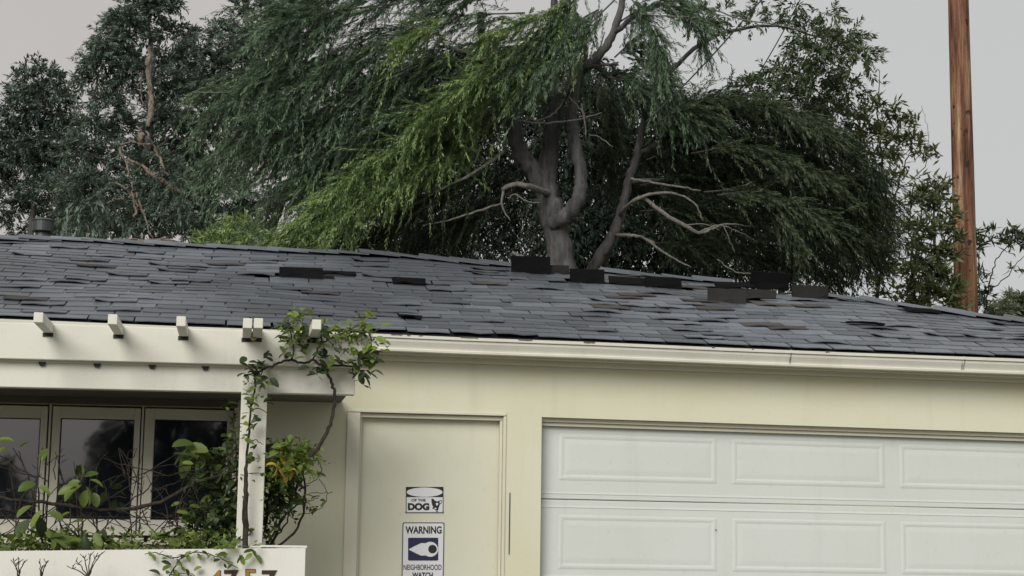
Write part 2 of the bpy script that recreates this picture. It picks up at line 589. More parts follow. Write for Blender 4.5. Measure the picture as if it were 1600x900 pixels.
# garage door: sections with embossed panels, set back in its opening
GY = WY + 0.105
gd = root('garage_door', (0, 0, 0), '', '')
for k in ('label', 'category'):
    del gd[k]
gd.location = (xg0, GY, 0)
gd.parent = house
gd.matrix_parent_inverse = Matrix.Translation(-house.location)
z_j1 = zl((846, 779.5), (1600, 796), GY)
sec = [lambda X: z_gar(X) + 0.02, z_j1] + [(lambda X, k=k: z_j1(X) - 0.533 * k) for k in (1, 2)] + [lambda X: GROUND + 0.02]
for i in range(4):
    t, b = sec[i], sec[i + 1]
    e = 0.0025
    s = Geo().prism([(xg0 - 0.03, GY, b(xg0) + e), (xg1 + 0.03, GY, b(xg1) + e), (xg1 + 0.03, GY, t(xg1) - e), (xg0 - 0.03, GY, t(xg0) - e)], (0, 0.04, 0))
    bevel(s.build('door_section', 'garage', gd), 0.004, 2)
# grooves beside each joint: narrow ribs
for i in (1, 2, 3):
    for dz in (-0.052, 0.036):
        b = sec[i]
        Geo().prism([(xg0 + 0.005, GY - 0.0035, b(xg0) + dz), (xg1 - 0.005, GY - 0.0035, b(xg1) + dz),
                     (xg1 - 0.005, GY - 0.001, b(xg1) + dz + 0.012), (xg0 + 0.005, GY - 0.001, b(xg0) + dz + 0.012)], (0, 0.004, 0)).build('joint_rib', 'garage', gd)

def emboss(xa, xb, za, zb_):
    """raised panel: bevelled rim going in, then the field coming out again"""
    g = Geo()
    rings = []
    for ins, dy in ((0.0, 0.003), (0.012, 0.0005), (0.022, 0.0005), (0.036, 0.0035), (0.066, 0.0012), (0.076, 0.001)):
        rings.append([(xa + ins, GY + dy, za(xa) + ins), (xb - ins, GY + dy, za(xb) + ins), (xb - ins, GY + dy, zb_(xb) - ins), (xa + ins, GY + dy, zb_(xa) - ins)])
    # back the panel sits just proud of the section
    for r_ in rings:
        g.v += [(x, min(y, GY + 0.0035) - 0.0042, z) for x, y, z in r_]
    for k in range(len(rings) - 1):
        for i in range(4):
            j = (i + 1) % 4
            g.f.append([k * 4 + i, k * 4 + j, k * 4 + 4 + j, k * 4 + 4 + i])
    k = 4 * (len(rings) - 1)
    g.f.append([k, k + 1, k + 2, k + 3])
    return g

pxs = [(882, 1131), (1157, 1400), (1425, 1664)]
cols = [(X_(a, 800, GY), X_(b, 800, GY)) for a, b in pxs]
w0 = cols[0][1] - cols[0][0]
cols = [(xg0 + 0.135 + k * 1.165, xg0 + 0.135 + k * 1.165 + 1.06) for k in range(4)]
for i in range(4):
    for (xa, xb) in cols:
        if i == 0:
            za, zb_ = (lambda X: sec[1](X) + 0.125), (lambda X: sec[0](X) - 0.115)
        else:
            za, zb_ = (lambda X, i=i: sec[i](X) - 0.445), (lambda X, i=i: sec[i](X) - 0.098)
        emboss(xa, xb, za, zb_).build('panel', 'garage', gd)
# stop moulding and dark seal at the head, side stops
hd = Geo()
for dz0, dz1, y0 in ((-0.026, -0.002, WY + 0.045), (-0.050, -0.028, WY + 0.068)):
    hd.prism([(xg0, y0, z_gar(xg0) + dz0), (xg1, y0, z_gar(xg1) + dz0), (xg1, y0, z_gar(xg1) + dz1), (xg0, y0, z_gar(xg0) + dz1)], (0, 0.02, 0))
hd.build('head_stop', 'trim', gd)
Geo().box((xg0 - 0.02, GY - 0.012, GROUND), (xg0 + 0.008, GY - 0.004, z_gar(xg0) - 0.06)).build('side_seal', 'rubber', gd)
p = at(1118, 828, GY)
Geo().tube([p + Vector((0, -0.002, 0)), p + Vector((0, -0.014, 0))], 0.004, 8).build('bolt', 'rubber', gd)

# side door: flush leaf in a thin frame
DY = WY + 0.075
ed = Geo().prism([(xd0 - 0.01, DY, GROUND + 0.02), (xd1 + 0.01, DY, GROUND + 0.02), (xd1 + 0.01, DY, z_door(xd1) + 0.01), (xd0 - 0.01, DY, z_door(xd0) + 0.01)], (0, 0.04, 0)).build('door', 'door', house)
fr = Geo()
t = 0.022
fr.prism([(xd0, WY + 0.02, z_door(xd0) - 0.028), (xd1, WY + 0.02, z_door(xd1) - 0.028), (xd1, WY + 0.02, z_door(xd1) - 0.004), (xd0, WY + 0.02, z_door(xd0) - 0.004)], (0, 0.04, 0))
fr.box((xd1 - 0.018, WY + 0.022, GROUND), (xd1 - 0.002, WY + 0.06, z_door(xd1) - 0.03))
fr.box((xd0 + 0.002, WY + 0.022, GROUND), (xd0 + 0.010, WY + 0.06, z_door(xd0) - 0.03))
fr.build('door_stop', 'trim', ed)
cs = Geo()   # casing boards a little proud of the wall
cw = 0.085
cs.box((xd0 - cw, WY - 0.012, GROUND), (xd0 - 0.002, WY - 0.001, z_door(xd0) - 0.003))
cs.prism([(xd0 - cw, WY - 0.014, z_door(xd0)), (xd1 + 0.015, WY - 0.014, z_door(xd1)), (xd1 + 0.015, WY - 0.014, z_door(xd1) + 0.018), (xd0 - cw, WY - 0.014, z_door(xd0) + 0.018)], (0, 0.012, 0))
cs.box((xd1 + 0.002, WY - 0.010, GROUND), (xd1 + 0.018, WY - 0.001, z_door(xd1) - 0.003))
bevel(cs.build('door_casing', 'trim', ed), 0.003)
a, b = at(796, 770, WY), at(794, 866, WY)
Geo().prism([(a.x, WY - 0.004, b.z), (a.x + 0.006, WY - 0.004, b.z), (a.x + 0.006, WY - 0.004, a.z), (a.x, WY - 0.004, a.z)], (0, 0.003, 0)).build('weather_strip', 'rubber', ed)

# three casement windows
def window(x0p, x1p, gl):
    """sash edges in px at the head, glass rectangle gl = (xa, xb, ya, yb) in px"""
    Y = WY + 0.045
    xa, xb = X_(x0p, 730, Y), X_(x1p, 730, Y)
    a, b = at(gl[0], gl[2], Y), at(gl[1], gl[3], Y)
    zt, zbm = z_win((xa + xb) / 2) - 0.012, z_wb((xa + xb) / 2) + 0.012
    g = Geo()
    g.box((xa, Y, zbm), (a.x, Y + 0.04, zt))
    g.box((b.x, Y, zbm), (xb, Y + 0.04, zt))
    g.box((a.x, Y + 0.001, a.z), (b.x, Y + 0.041, zt))
    g.box((a.x, Y + 0.001, zbm), (b.x, Y + 0.041, b.z))
    wd = bevel(g.build('window', 'sash', house), 0.004)
    Geo().box((a.x - 0.005, Y + 0.022, b.z - 0.005), (b.x + 0.005, Y + 0.026, a.z + 0.005)).build('pane', 'glass', wd)
    st = Geo()
    for (p0, p1) in (((a.x, b.z), (a.x + 0.006, a.z)), ((b.x - 0.006, b.z), (b.x, a.z)), ((a.x + 0.006, a.z - 0.006), (b.x - 0.006, a.z)), ((a.x + 0.006, b.z), (b.x - 0.006, b.z + 0.006))):
        st.box((p0[0], Y + 0.012, p0[1]), (p1[0], Y + 0.0215, p1[1]))
    st.build('glazing_bead', 'rubber', wd)
    return xa, xb
e1 = window(-72, 70, (-48, 55, 651, 812))
e2 = window(78, 216, (95, 203, 653, 812))
e3 = window(223, 362, (242, 349, 655, 814))
for a, b in ((e1[1], e2[0]), (e2[1], e3[0])):
    c_ = (a + b) / 2
    mu = Geo().box((c_ - 0.006, WY + 0.052, z_wb(c_) + 0.002), (c_ + 0.006, WY + 0.12, z_win(c_) - 0.002))
    mu.build('window_mullion', 'sash', house)
Geo().prism([(xw0, WY - 0.018, z_win(xw0) + 0.0), (xw1 + 0.02, WY - 0.018, z_win(xw1)), (xw1 + 0.02, WY - 0.018, z_win(xw1) + 0.2), (xw0, WY - 0.018, z_win(xw0) + 0.2)], (0, 0.016, 0)).build('window_shade_strip', 'soffit', house)  # dark strip painted in for the shade above the windows
Geo().prism([(xw0, WY - 0.05, z_wb(xw0) - 0.04), (xw1 + 0.02, WY - 0.05, z_wb(xw1) - 0.04), (xw1 + 0.02, WY - 0.05, z_wb(xw1) - 0.002), (xw0, WY - 0.05, z_wb(xw0) - 0.002)], (0, 0.048, 0)).build('window_sill', 'trim', house)

# ------------------------------------------------------------------ roof
SL = math.atan(0.345)
YE = WY - 0.205
zr = lambda X: eave(X) + 0.018
va = Vector((0, math.cos(SL), math.sin(SL)))
E0 = Vector((XL, YE, zr(XL)))
E1 = Vector((XR, YE, zr(XR)))
un = (E1 - E0).normalized()
nrm = un.cross(va).normalized()
if nrm.z < 0:
    nrm = -nrm

def ray_roof(px, py):
    d = fwd + rt * ((px - 800) / FPX) + up * ((450 - py) / FPX)
    t = (E0 - EYE).dot(nrm) / d.dot(nrm)
    p = EYE + d * t
    s = (p.y - YE) / math.cos(SL)
    return p.x, s

ridge_px = [(0, 375), (150, 380), (300, 388), (450, 395.5), (560, 402), (627, 405), (796, 417), (945, 428), (1040, 436), (1145, 444), (1236, 457),
            (1299, 464), (1355, 471), (1411, 480), (1474, 488), (1544, 496), (1600, 503)]
RT = [ray_roof(*p) for p in ridge_px]
rx = np.array([p[0] for p in RT])
rs = np.array([p[1] for p in RT])
rx = np.concatenate([[XL - 0.3], rx, [rx[-1] + 1.6]])
rs = np.concatenate([[rs[0]], rs, [max(0.15, rs[-1] - 1.0)]])
s_top = lambda X: float(np.interp(X, rx, rs))
X_HIP = float(ray_roof(1190, 449)[0])
print('roof top s', [round(v, 2) for v in rs], 'x', [round(v, 2) for v in rx])

_ph = rng.uniform(0, 6.28, 12)
def wavy(X, s):
    return (0.008 * math.sin(1.3 * X + 2.1 * s + _ph[0]) + 0.005 * math.sin(2.9 * X - 1.7 * s + _ph[1]) + 0.003 * math.sin(5.3 * X + 4.1 * s + _ph[2])
            + 0.004 * math.sin(0.9 * X - 6.0 * s + _ph[3]))

def on_roof(X, s, h=0.0):
    p = Vector((X, YE, zr(X))) + va * s
    return p + nrm * (h + wavy(X, s) * min(1, s / 0.4))

dk = Geo()
xs = np.linspace(XL - 0.2, min(XR + 0.2, float(rx[-1])), 60)
NS = 10
for X in xs:
    for k in range(NS + 1):
        s = s_top(X) * k / NS
        dk.v.append(tuple(on_roof(X, s, -0.012)))
    t_ = on_roof(X, s_top(X), -0.012)
    if X < X_HIP:
        dk.v.append(tuple(t_ + Vector((0, 2.9, -1.0))))
    else:
        f_ = min(1.0, (X - X_HIP) / 1.0)
        dk.v.append(tuple(t_ + Vector((2.6 * f_, 2.9 * (1 - f_), -0.9))))
nn = NS + 2
for i in range(len(xs) - 1):
    for k in range(nn - 1):
        dk.f.append([i * nn + k, (i + 1) * nn + k, (i + 1) * nn + k + 1, i * nn + k + 1])
roof = dk.build('roof', 'felt', house, fix=False)
# drip edge
de = Geo()
de.prism([tuple(on_roof(XL - 0.1, -0.012, -0.018)), tuple(on_roof(XR, -0.012, -0.018)), tuple(on_roof(XR, -0.012, -0.006)), tuple(on_roof(XL - 0.1, -0.012, -0.006))], va * 0.06)
de.build('drip_edge', 'felt', roof)

def shingle_mesh(name, w, l, curl, m, th=0.0065, ragged=0.006, bend=0.0):
    """one tab, origin in the middle of its butt edge, x along the eave, y up the slope"""
    me = bpy.data.meshes.new(name)
    v, f = [], []
    for lay in (0, 1):
        for j in range(3):
            for i in range(4):
                x = (i / 3 - 0.5) * w
                y = (0, 0.4, 1.0)[j] * l
                lift = curl[i] * (1, 0.25, 0)[j] + bend * (0, 0.16, 1.0)[j]
                edge = random.uniform(-ragged, ragged) if j == 0 and lay == 0 else 0
                if lay == 1 and j == 0:
                    edge = v[i][1]
                v.append((x, y + edge, lift + 0.007 * (1 - y / l) + (th if lay == 0 else 0)))
    for lay in (0, 1):
        b = lay * 12
        for j in range(2):
            for i in range(3):
                q = [b + j * 4 + i, b + j * 4 + i + 1, b + j * 4 + 5 + i, b + j * 4 + 4 + i]
                f.append(q if lay == 0 else q[::-1])
    for i in range(3):
        f.append([i + 1, i, 12 + i, 13 + i])
        f.append([8 + i, 9 + i, 21 + i, 20 + i])
    for j in range(2):
        f.append([j * 4, j * 4 + 4, 16 + j * 4, 12 + j * 4])
        f.append([j * 4 + 7, j * 4 + 3, 15 + j * 4, 19 + j * 4])
    me.from_pydata(v, [], f)
    me.materials.append(M[m])
    return me

SW, EXPO = 0.285, 0.124
var = []
for k in range(14):
    amp = 0.002 if k < 9 else 0.007
    base_l = 0.0 if k < 9 else random.uniform(0.001, 0.006)
    var.append(shingle_mesh('shingle', SW - 0.014, 0.24, [base_l + abs(random.gauss(0, amp)) for _ in range(4)], 'shingle'))
var_b = [shingle_mesh('shingle', SW - 0.014, 0.24, [0.002 + abs(random.gauss(0, 0.007)) for _ in range(4)], 'shingle_brown') for _ in range(3)]

def place_mat(X, s, h=0.0, rz=0.0, tilt=0.0):
    o_ = on_roof(X, s, h)
    d1 = (on_roof(X + 0.1, s) - on_roof(X - 0.1, s)).normalized()
    d2 = (on_roof(X, s + 0.1) - on_roof(X, s)).normalized()
    n_ = d1.cross(d2).normalized()
    d2 = n_.cross(d1)
    Rm = Matrix(((d1.x, d2.x, n_.x), (d1.y, d2.y, n_.y), (d1.z, d2.z, n_.z)))
    return Matrix.Translation(o_) @ (Rm @ Matrix.Rotation(rz, 3, 'Z') @ Matrix.Rotation(tilt, 3, 'X')).to_4x4()

def put(me, mw, name='shingle'):
    o = bpy.data.objects.new(name, me)
    COL.objects.link(o)
    adopt(o, roof)
    o.matrix_basis = mw
    return o

# tabs torn off (felt shows), and tabs folded back, from the photograph: (px, py, width px, height px, back material, lean, turn)
flaps = [(470, 436, 66, 15, 'shingle_back', 62, 0), (828, 431, 60, 27, 'shingle_back', 86, -2), (874, 433, 30, 13, 'shingle_greyback', 70, 3), (916, 446, 54, 21, 'shingle_back', 84, 2),
         (980, 450, 58, 12, 'shingle_back', 50, 0), (1036, 453, 57, 18, 'shingle_back', 72, 2), (1134, 477, 60, 22, 'shingle_greyback', 80, 0), (1186, 472, 50, 15, 'shingle_greyback', 50, -12),
         (1150, 452, 66, 12, 'shingle_back', 40, 8), (1200, 452, 60, 28, 'shingle_back', 95, -4), (1265, 466, 58, 19, 'shingle_greyback', 78, 2), (1443, 491, 58, 9, 'shingle_back', 40, 4),
         (1355, 513, 58, 7, 'shingle_back', 18, 2), (640, 500, 34, 9, 'shingle_back', 30, -14), (640, 445, 50, 4, 'shingle_back', 12, 0), (530, 434, 52, 5, 'shingle_back', 14, 3),
         (580, 405, 36, 4, 'shingle_back', 16, 2)]
torn = []
fl_objs = []
for (px, py, wp, hp, mm, lean, turn) in flaps:
    X, s = ray_roof(px, py)
    depth = (on_roof(X, s) - EYE).length
    wm = wp * depth / FPX * 1.02
    vis = math.sin(R(lean) ) + 0.16 * math.cos(R(lean))
    lm = max(0.07, hp * depth / FPX / max(0.2, vis))
    torn.append((X - wm / 2, X + wm / 2, s - 0.10, s + 0.06))
    cv = [random.uniform(-0.014, 0.02) for _ in range(4)]
    me = shingle_mesh('shingle', wm, lm, cv, mm, 0.010, 0.014, random.uniform(-0.035, 0.02))
    # hinge at the upper edge: the tab stands up with its underside to the street
    mw = place_mat(X, s, 0.012, R(turn), R(lean))
    put(me, mw)

tabs = []
rows = 31
for r_ in range(-0, rows):
    s0 = r_ * EXPO - 0.03
    off = (0.5 if r_ % 2 else 0.0) * SW + random.uniform(-0.05, 0.05)
    X = XL - 0.3 + off
    while X < rx[-1] + 0.1:
        X += SW * random.uniform(0.97, 1.0)
        st_ = s_top(X)
        if s0 + 0.05 > st_:
            continue
        if any(a - 0.04 < X < b + 0.04 and c_ < s0 + 0.02 < d_ for a, b, c_, d_ in torn):
            continue
        if X > XR + 0.25:
            continue
        tabs.append((X, s0 + random.gauss(0, 0.008), min(1.0, max(0.2, (st_ - s0) / 0.24)), r_))
brown_px = [(765, 449), (980, 470), (1105, 487), (1110, 478), (900, 482), (1165, 470), (970, 486), (810, 478), (476, 463), (1240, 483), (1010, 470), (1140, 490)]
brown = [ray_roof(*p) for p in brown_px]
vis_tabs, rest = [], []
for tb in tabs:
    x, y = to_px(on_roof(tb[0], tb[1]))
    (vis_tabs if -10 < x < 1610 else rest).append((tb, x, y))
vis_tabs.sort(key=lambda q: (q[0][3], q[0][0]))
N_IND = 275
single, rest = vis_tabs[:N_IND], rest + vis_tabs[N_IND:]

def tab_choice(tb):
    X, s0, ls, r_ = tb
    if any(abs(X - b[0]) < 0.145 and abs(s0 - b[1]) < 0.062 for b in brown):
        return random.choice(var_b)
    if random.random() < 0.008:
        return random.choice(var_b)
    return random.choice(var[:9] if random.random() < (0.80 if X > -1.5 else 0.88) else var[9:])

for (tb, x, y) in single:
    X, s0, ls, r_ = tb
    mw = place_mat(X, s0, 0.002, random.gauss(0, 0.006), -random.uniform(0, 0.006))
    put(tab_choice(tb), mw @ Matrix.Diagonal((random.uniform(0.985, 1.0), ls, 1, 1)))
bv = {'shingle': ([], [], []), 'shingle_brown': ([], [], [])}
for (tb, x, y) in rest:
    X, s0, ls, r_ = tb
    me = tab_choice(tb)
    mw = place_mat(X, s0, 0.002, random.gauss(0, 0.006), -random.uniform(0, 0.006)) @ Matrix.Diagonal((1, ls, 1, 1))
    V, F, T = bv['shingle_brown' if me in var_b else 'shingle']
    k = len(V)
    V += [tuple(mw @ v.co) for v in me.vertices]
    F += [[k + i for i in p.vertices] for p in me.polygons]
    T += [random.random()] * len(me.vertices)
for key, (V, F, T) in bv.items():
    if V:
        me = bpy.data.meshes.new('upper_shingles')
        me.from_pydata(V, [], F)
        a = me.attributes.new('tint', 'FLOAT', 'POINT')
        a.data.foreach_set('value', T)
        me.materials.append(M[key])
        o = bpy.data.objects.new('upper_shingles', me)
        COL.objects.link(o)
        adopt(o, roof)
        o['kind'] = 'stuff'
# ridge and hip caps
X = XL
cap_me = []
for k in range(3):
    g_ = Geo()
    for (x0_, z0_) in ((-0.16, 0.012), (0.16, 0.0)):
        g_.v += [(x0_, -0.11, z0_ + 0.004), (x0_, 0.0, z0_ + 0.028 + 0.006 * k), (x0_, 0.11, z0_ - 0.045)]
    n0 = len(g_.v)
    g_.v += [(a, b, c_ - 0.008) for a, b, c_ in g_.v[:n0]]
    g_.f += [[0, 3, 4, 1], [1, 4, 5, 2], [7, 10, 9, 6], [8, 11, 10, 7], [0, 1, 7, 6], [1, 2, 8, 7], [4, 3, 9, 10], [5, 4, 10, 11], [3, 0, 6, 9], [2, 5, 11, 8]]
    me = bpy.data.meshes.new('ridge_cap')
    me.from_pydata(g_.v, [], g_.f)
    me.materials.append(M['shingle'])
    cap_me.append(me)
while X < min(XR, rx[-1] - 0.2):
    s = s_top(X)
    p0, p1 = on_roof(X - 0.1, s_top(X - 0.1), 0.004), on_roof(X + 0.1, s_top(X + 0.1), 0.004)
    d1 = (p1 - p0).normalized()
    n_ = Vector((0, -0.05, 1)).normalized()
    d2 = n_.cross(d1).normalized()
    n_ = d1.cross(d2)
    mw = Matrix(((d1.x, d2.x, n_.x, 0), (d1.y, d2.y, n_.y, 0), (d1.z, d2.z, n_.z, 0), (0, 0, 0, 1)))
    bad = any(abs(to_px(on_roof(X, s))[0] - q) < 40 for q in (828, 874, 916, 1200, 1265))
    if not bad:
        put(random.choice(cap_me), Matrix.Translation(on_roof(X, s, 0.0)) @ mw @ Matrix.Rotation(random.gauss(0, 0.012), 4, 'Y'), 'ridge_cap')
    X += 0.235

# vent with a round cap, behind the ridge
vb = at(66, 376, 14.3)
vs = 14.3 / FPX
def lathe(g, c, prof_, seg=28):
    k = len(g.v)
    for (r_, z_) in prof_:
        for s in range(seg):
            an = 2 * math.pi * s / seg
            g.v.append((c.x + r_ * math.cos(an), c.y + r_ * math.sin(an), c.z + z_))
    for i in range(len(prof_) - 1):
        for s in range(seg):
            g.f.append([k + i * seg + s, k + i * seg + (s + 1) % seg, k + (i + 1) * seg + (s + 1) % seg, k + (i + 1) * seg + s])
    return g
vent = lathe(Geo(), vb, [(0.11, -0.25), (0.10, 0.0), (0.06, 0.05), (0.058, 0.075)]).build('roof_vent', 'vent', house, True)
lathe(Geo(), vb, [(0.0, 0.07), (0.086, 0.071), (0.088, 0.076), (0.088, 0.155), (0.094, 0.160), (0.094, 0.166), (0.06, 0.182), (0.0, 0.188)]).build('vent_cap', 'vent', vent, False)

# ------------------------------------------------------------------ pergola over the window
PY = 9.95
pg = root('pergola', (X_(400, 800, PY), PY + 0.1, GROUND), 'white painted wooden pergola beams with rafter tails on a post before the window', 'pergola')
def zpl(p, q, Y):
    return zl(p, q, Y)
ut, ub = zpl((0, 503), (577, 523), PY), zpl((0, 560), (577, 575), PY)
xe = at(577, 545, PY).x
b1 = Geo().prism([(XL, PY, ub(XL)), (xe, PY, ub(xe)), (xe, PY, ut(xe)), (XL, PY, ut(XL))], (0, 0.045, 0))
bevel(b1.build('beam', 'pergola', pg), 0.005)
LYb = PY + 0.062
lt, lb = zpl((0, 553), (556, 566), LYb), zpl((0, 604.5), (556, 617), LYb)
xe2 = at(555, 595, LYb).x
b2 = Geo().prism([(XL, LYb, lb(XL)), (xe2, LYb, lb(xe2)), (xe2, LYb, lt(xe2)), (XL, LYb, lt(XL))], (0, 0.09, 0))
bevel(b2.build('beam', 'pergola', pg), 0.005)
# packing strip between the two beams
ps = zpl((0, 561.5), (556, 576), PY + 0.05)
Geo().prism([(XL, PY + 0.048, ps(XL) - 0.012), (xe2, PY + 0.048, ps(xe2) - 0.012), (xe2, PY + 0.048, ps(xe2) + 0.05), (XL, PY + 0.048, ps(XL) + 0.05)], (0, 0.012, 0)).build('packing_strip', 'pergola', pg)
for px in (66, 152, 238, 321):
    py = 567.5 + px * 0.026
    p = at(px, py, LYb - 0.004)
    Geo().prism([(p.x - 0.022, p.y - 0.012, p.z + 0.012), (p.x + 0.022, p.y - 0.012, p.z + 0.012), (p.x + 0.012, p.y - 0.012, p.z - 0.010), (p.x - 0.012, p.y - 0.012, p.z - 0.010)], (0, 0.014, 0)).build('gap_shadow', 'rubber', pg)  # black wedges put in for the shadowed gaps between the beams
# rafters through the top of the front beam
for (px, py) in ((60, 496), (176, 499), (283, 502), (387, 505), (404, 505), (495, 507)):
    q = at(px, py, PY - 0.52)
    w_, h_ = 0.050, 0.055
    if px in (387, 404):
        w_ = 0.049
    rf = Geo().prism([(q.x - w_ / 2, q.y, q.z - h_ / 2), (q.x + w_ / 2, q.y, q.z - h_ / 2), (q.x + w_ / 2, q.y, q.z + h_ / 2), (q.x - w_ / 2, q.y, q.z + h_ / 2)], (0, 1.30, 0.012))
    bevel(rf.build('rafter', 'pergola', pg), 0.004)
    Geo().box((q.x - w_ / 2 - 0.004, PY - 0.006, q.z - h_ / 2 - 0.016), (q.x + w_ / 2 + 0.004, PY - 0.001, q.z - h_ / 2 + 0.006)).build('rafter_shadow', 'rubber', pg)  # black box drawn as the shadow where the rafter enters the beam
q = at(396, 528, PY)
Geo().tube([q + Vector((0, -0.055, 0.01)), q + Vector((0, 0.0, 0.0))], 0.020, 10).build('bolt', 'rust', pg)
# post
pa, pb = at(377, 617, PY + 0.03), at(418, 617, PY + 0.03)
post = Geo().box((pa.x, PY + 0.062, GROUND), (pb.x, PY + 0.098, lt(pa.x) - 0.01))
po = Geo()
pzb = at(390, 850, PY + 0.05).z - 0.1
po.prism([(pa.x, PY + 0.05, GROUND), (pb.x, PY + 0.05, GROUND), (pb.x, PY + 0.05, ps(pb.x) - 0.014), (pa.x, PY + 0.05, ps(pa.x) - 0.014)], (0, 0.046, 0))
bevel(po.build('post', 'pergola', pg), 0.005)
# boarded soffit between beam and wall
xs1 = pa.x
sf0 = XL
xs1 = xe2 - 0.02
k = 0
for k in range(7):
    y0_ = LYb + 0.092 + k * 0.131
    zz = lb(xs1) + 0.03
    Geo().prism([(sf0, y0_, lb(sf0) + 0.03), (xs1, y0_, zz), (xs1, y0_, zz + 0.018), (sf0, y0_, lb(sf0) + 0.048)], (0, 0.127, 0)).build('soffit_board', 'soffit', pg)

# ------------------------------------------------------------------ planter with house number
PLY = 9.72
xp1 = at(477, 870, PLY).x
pl = root('planter', (xp1 - 1.5, PLY + 0.3, GROUND), 'white painted raised planter box with metal house number below the window', 'planter')
ptop = zl((0, 861), (477, 856), PLY)
Geo().prism([(XL, PLY, GROUND), (xp1, PLY, GROUND), (xp1, PLY, ptop(xp1)), (XL, PLY, ptop(XL))], (0, 0.05, 0)).build('front_board', 'planter', pl)
Geo().prism([(xp1 - 0.05, PLY + 0.052, GROUND), (xp1 - 0.05, PLY + 0.86, GROUND), (xp1 - 0.05, PLY + 0.86, ptop(xp1) + 0.004), (xp1 - 0.05, PLY + 0.052, ptop(xp1) + 0.004)], (0.049, 0, 0)).build('end_board', 'planter', pl)
Geo().prism([(XL, PLY + 0.80, GROUND), (xp1 - 0.052, PLY + 0.80, GROUND), (xp1 - 0.052, PLY + 0.80, ptop(xp1) - 0.02), (XL, PLY + 0.80, ptop(XL) - 0.02)], (0, 0.05, 0)).build('back_board', 'planter', pl)
so = Geo().prism([(XL, PLY + 0.052, ptop(XL) - 0.16), (xp1 - 0.052, PLY + 0.052, ptop(xp1) - 0.16), (xp1 - 0.052, PLY + 0.052, ptop(xp1) - 0.05), (XL, PLY + 0.052, ptop(XL) - 0.05)], (0, 0.745, 0))
so.build('soil', 'soil', pl)
# rim lath near the right corner
Geo().prism([(xp1 - 0.30, PLY - 0.001, ptop(xp1) + 0.001), (xp1 + 0.008, PLY - 0.001, ptop(xp1) + 0.001), (xp1 + 0.008, PLY - 0.001, ptop(xp1) + 0.012), (xp1 - 0.30, PLY - 0.001, ptop(xp1) + 0.012)], (0, 0.06, 0)).build('rim_lath', 'planter', pl)

def text_geo(txt, x0, x1, y0, y1, Y, bold=0.0):
    """lettering as flat mesh filling the pixel box x0..x1, y0..y1 on plane Y"""
    cu = bpy.data.curves.new('lettering', 'FONT')
    cu.body = txt
    cu.offset = bold
    ob = bpy.data.objects.new('lettering', cu)
    COL.objects.link(ob)
    bpy.context.view_layer.update()
    me = ob.evaluated_get(bpy.context.evaluated_depsgraph_get()).to_mesh()
    V = np.array([v.co[:2] for v in me.vertices])
    F = [list(p.vertices) for p in me.polygons]
    ob.to_mesh_clear()
    bpy.data.objects.remove(ob)
    mn, mxx = V.min(0), V.max(0)
    g = Geo()
    for v in V:
        fx, fy = (v - mn) / (mxx - mn)
        g.v.append(tuple(at(x0 + (x1 - x0) * fx, y1 + (y0 - y1) * fy, Y)))
    g.f = F
    return g

M['brass'] = mat('aged brass number', (0.34, 0.20, 0.05), 0.5, 0.5, 0.5)
M['bronze'] = mat('dark bronze number', (0.055, 0.035, 0.022), 0.45, 0.5, 0.5)
for ch, x0, x1, y0, m_ in (('4', 327, 347, 892.0, 'brass'), ('7', 351, 372, 891.5, 'bronze'), ('5', 382, 400, 890, 'brass'), ('7', 410, 432, 892, 'bronze')):
    back = text_geo(ch, x0 - 1, x1 + 1, y0 - 1, y0 + 29, PLY - 0.004, 0.03)
    n_ = len(back.v)
    bo = back.build('number_digit', 'bronze', pl, fix=False)
    so_ = bo.modifiers.new('thick', 'SOLIDIFY')
    so_.thickness = 0.003
    so_.offset = 0
    if m_ == 'brass':
        fo = text_geo(ch, x0, x1, y0, y0 + 28, PLY - 0.008, 0.015).build('digit_face', m_, bo, fix=False)

# ------------------------------------------------------------------ signs on the side door
def ell(cx, cy, rx_, ry_, n=40):
    return [(cx + rx_ * math.cos(2 * math.pi * k / n), cy + ry_ * math.sin(2 * math.pi * k / n)) for k in range(n)]

def rrect(x0, y0, x1, y1, r_, sk=0.0):
    out = []
    for (cx, cy, a0) in ((x1 - r_, y1 - r_, 0), (x0 + r_, y1 - r_, 90), (x0 + r_, y0 + r_, 180), (x1 - r_, y0 + r_, 270)):
        for k in range(5):
            a = R(a0 + k * 22.5)
            out.append((cx + r_ * math.cos(a), cy + r_ * math.sin(a)))
    return out

def flat(pts, Y):
    return Geo().poly([at(x, y, Y) for x, y in pts])

def ringpoly(outer, inner, Y):
    g = Geo()
    n = len(outer)
    g.v = [tuple(at(x, y, Y)) for x, y in outer] + [tuple(at(x, y, Y)) for x, y in inner]
    g.f = [[i, (i + 1) % n, n + (i + 1) % n, n + i] for i in range(n)]
    return g

SY = DY - 0.004
def sign_plate(name, outline, label):
    c_ = at(sum(p[0] for p in outline) / len(outline), max(p[1] for p in outline), SY)
    r_ = root(name, tuple(c_), label, 'sign')
    Geo().prism([at(x, y, SY) for x, y in outline], (0, 0.003, 0)).build('plate', 'white', r_)
    return r_

def sk(x, y):          # the sign hangs a touch out of plumb, like the door edge
    return (x - (y - 816) * 0.018, y)

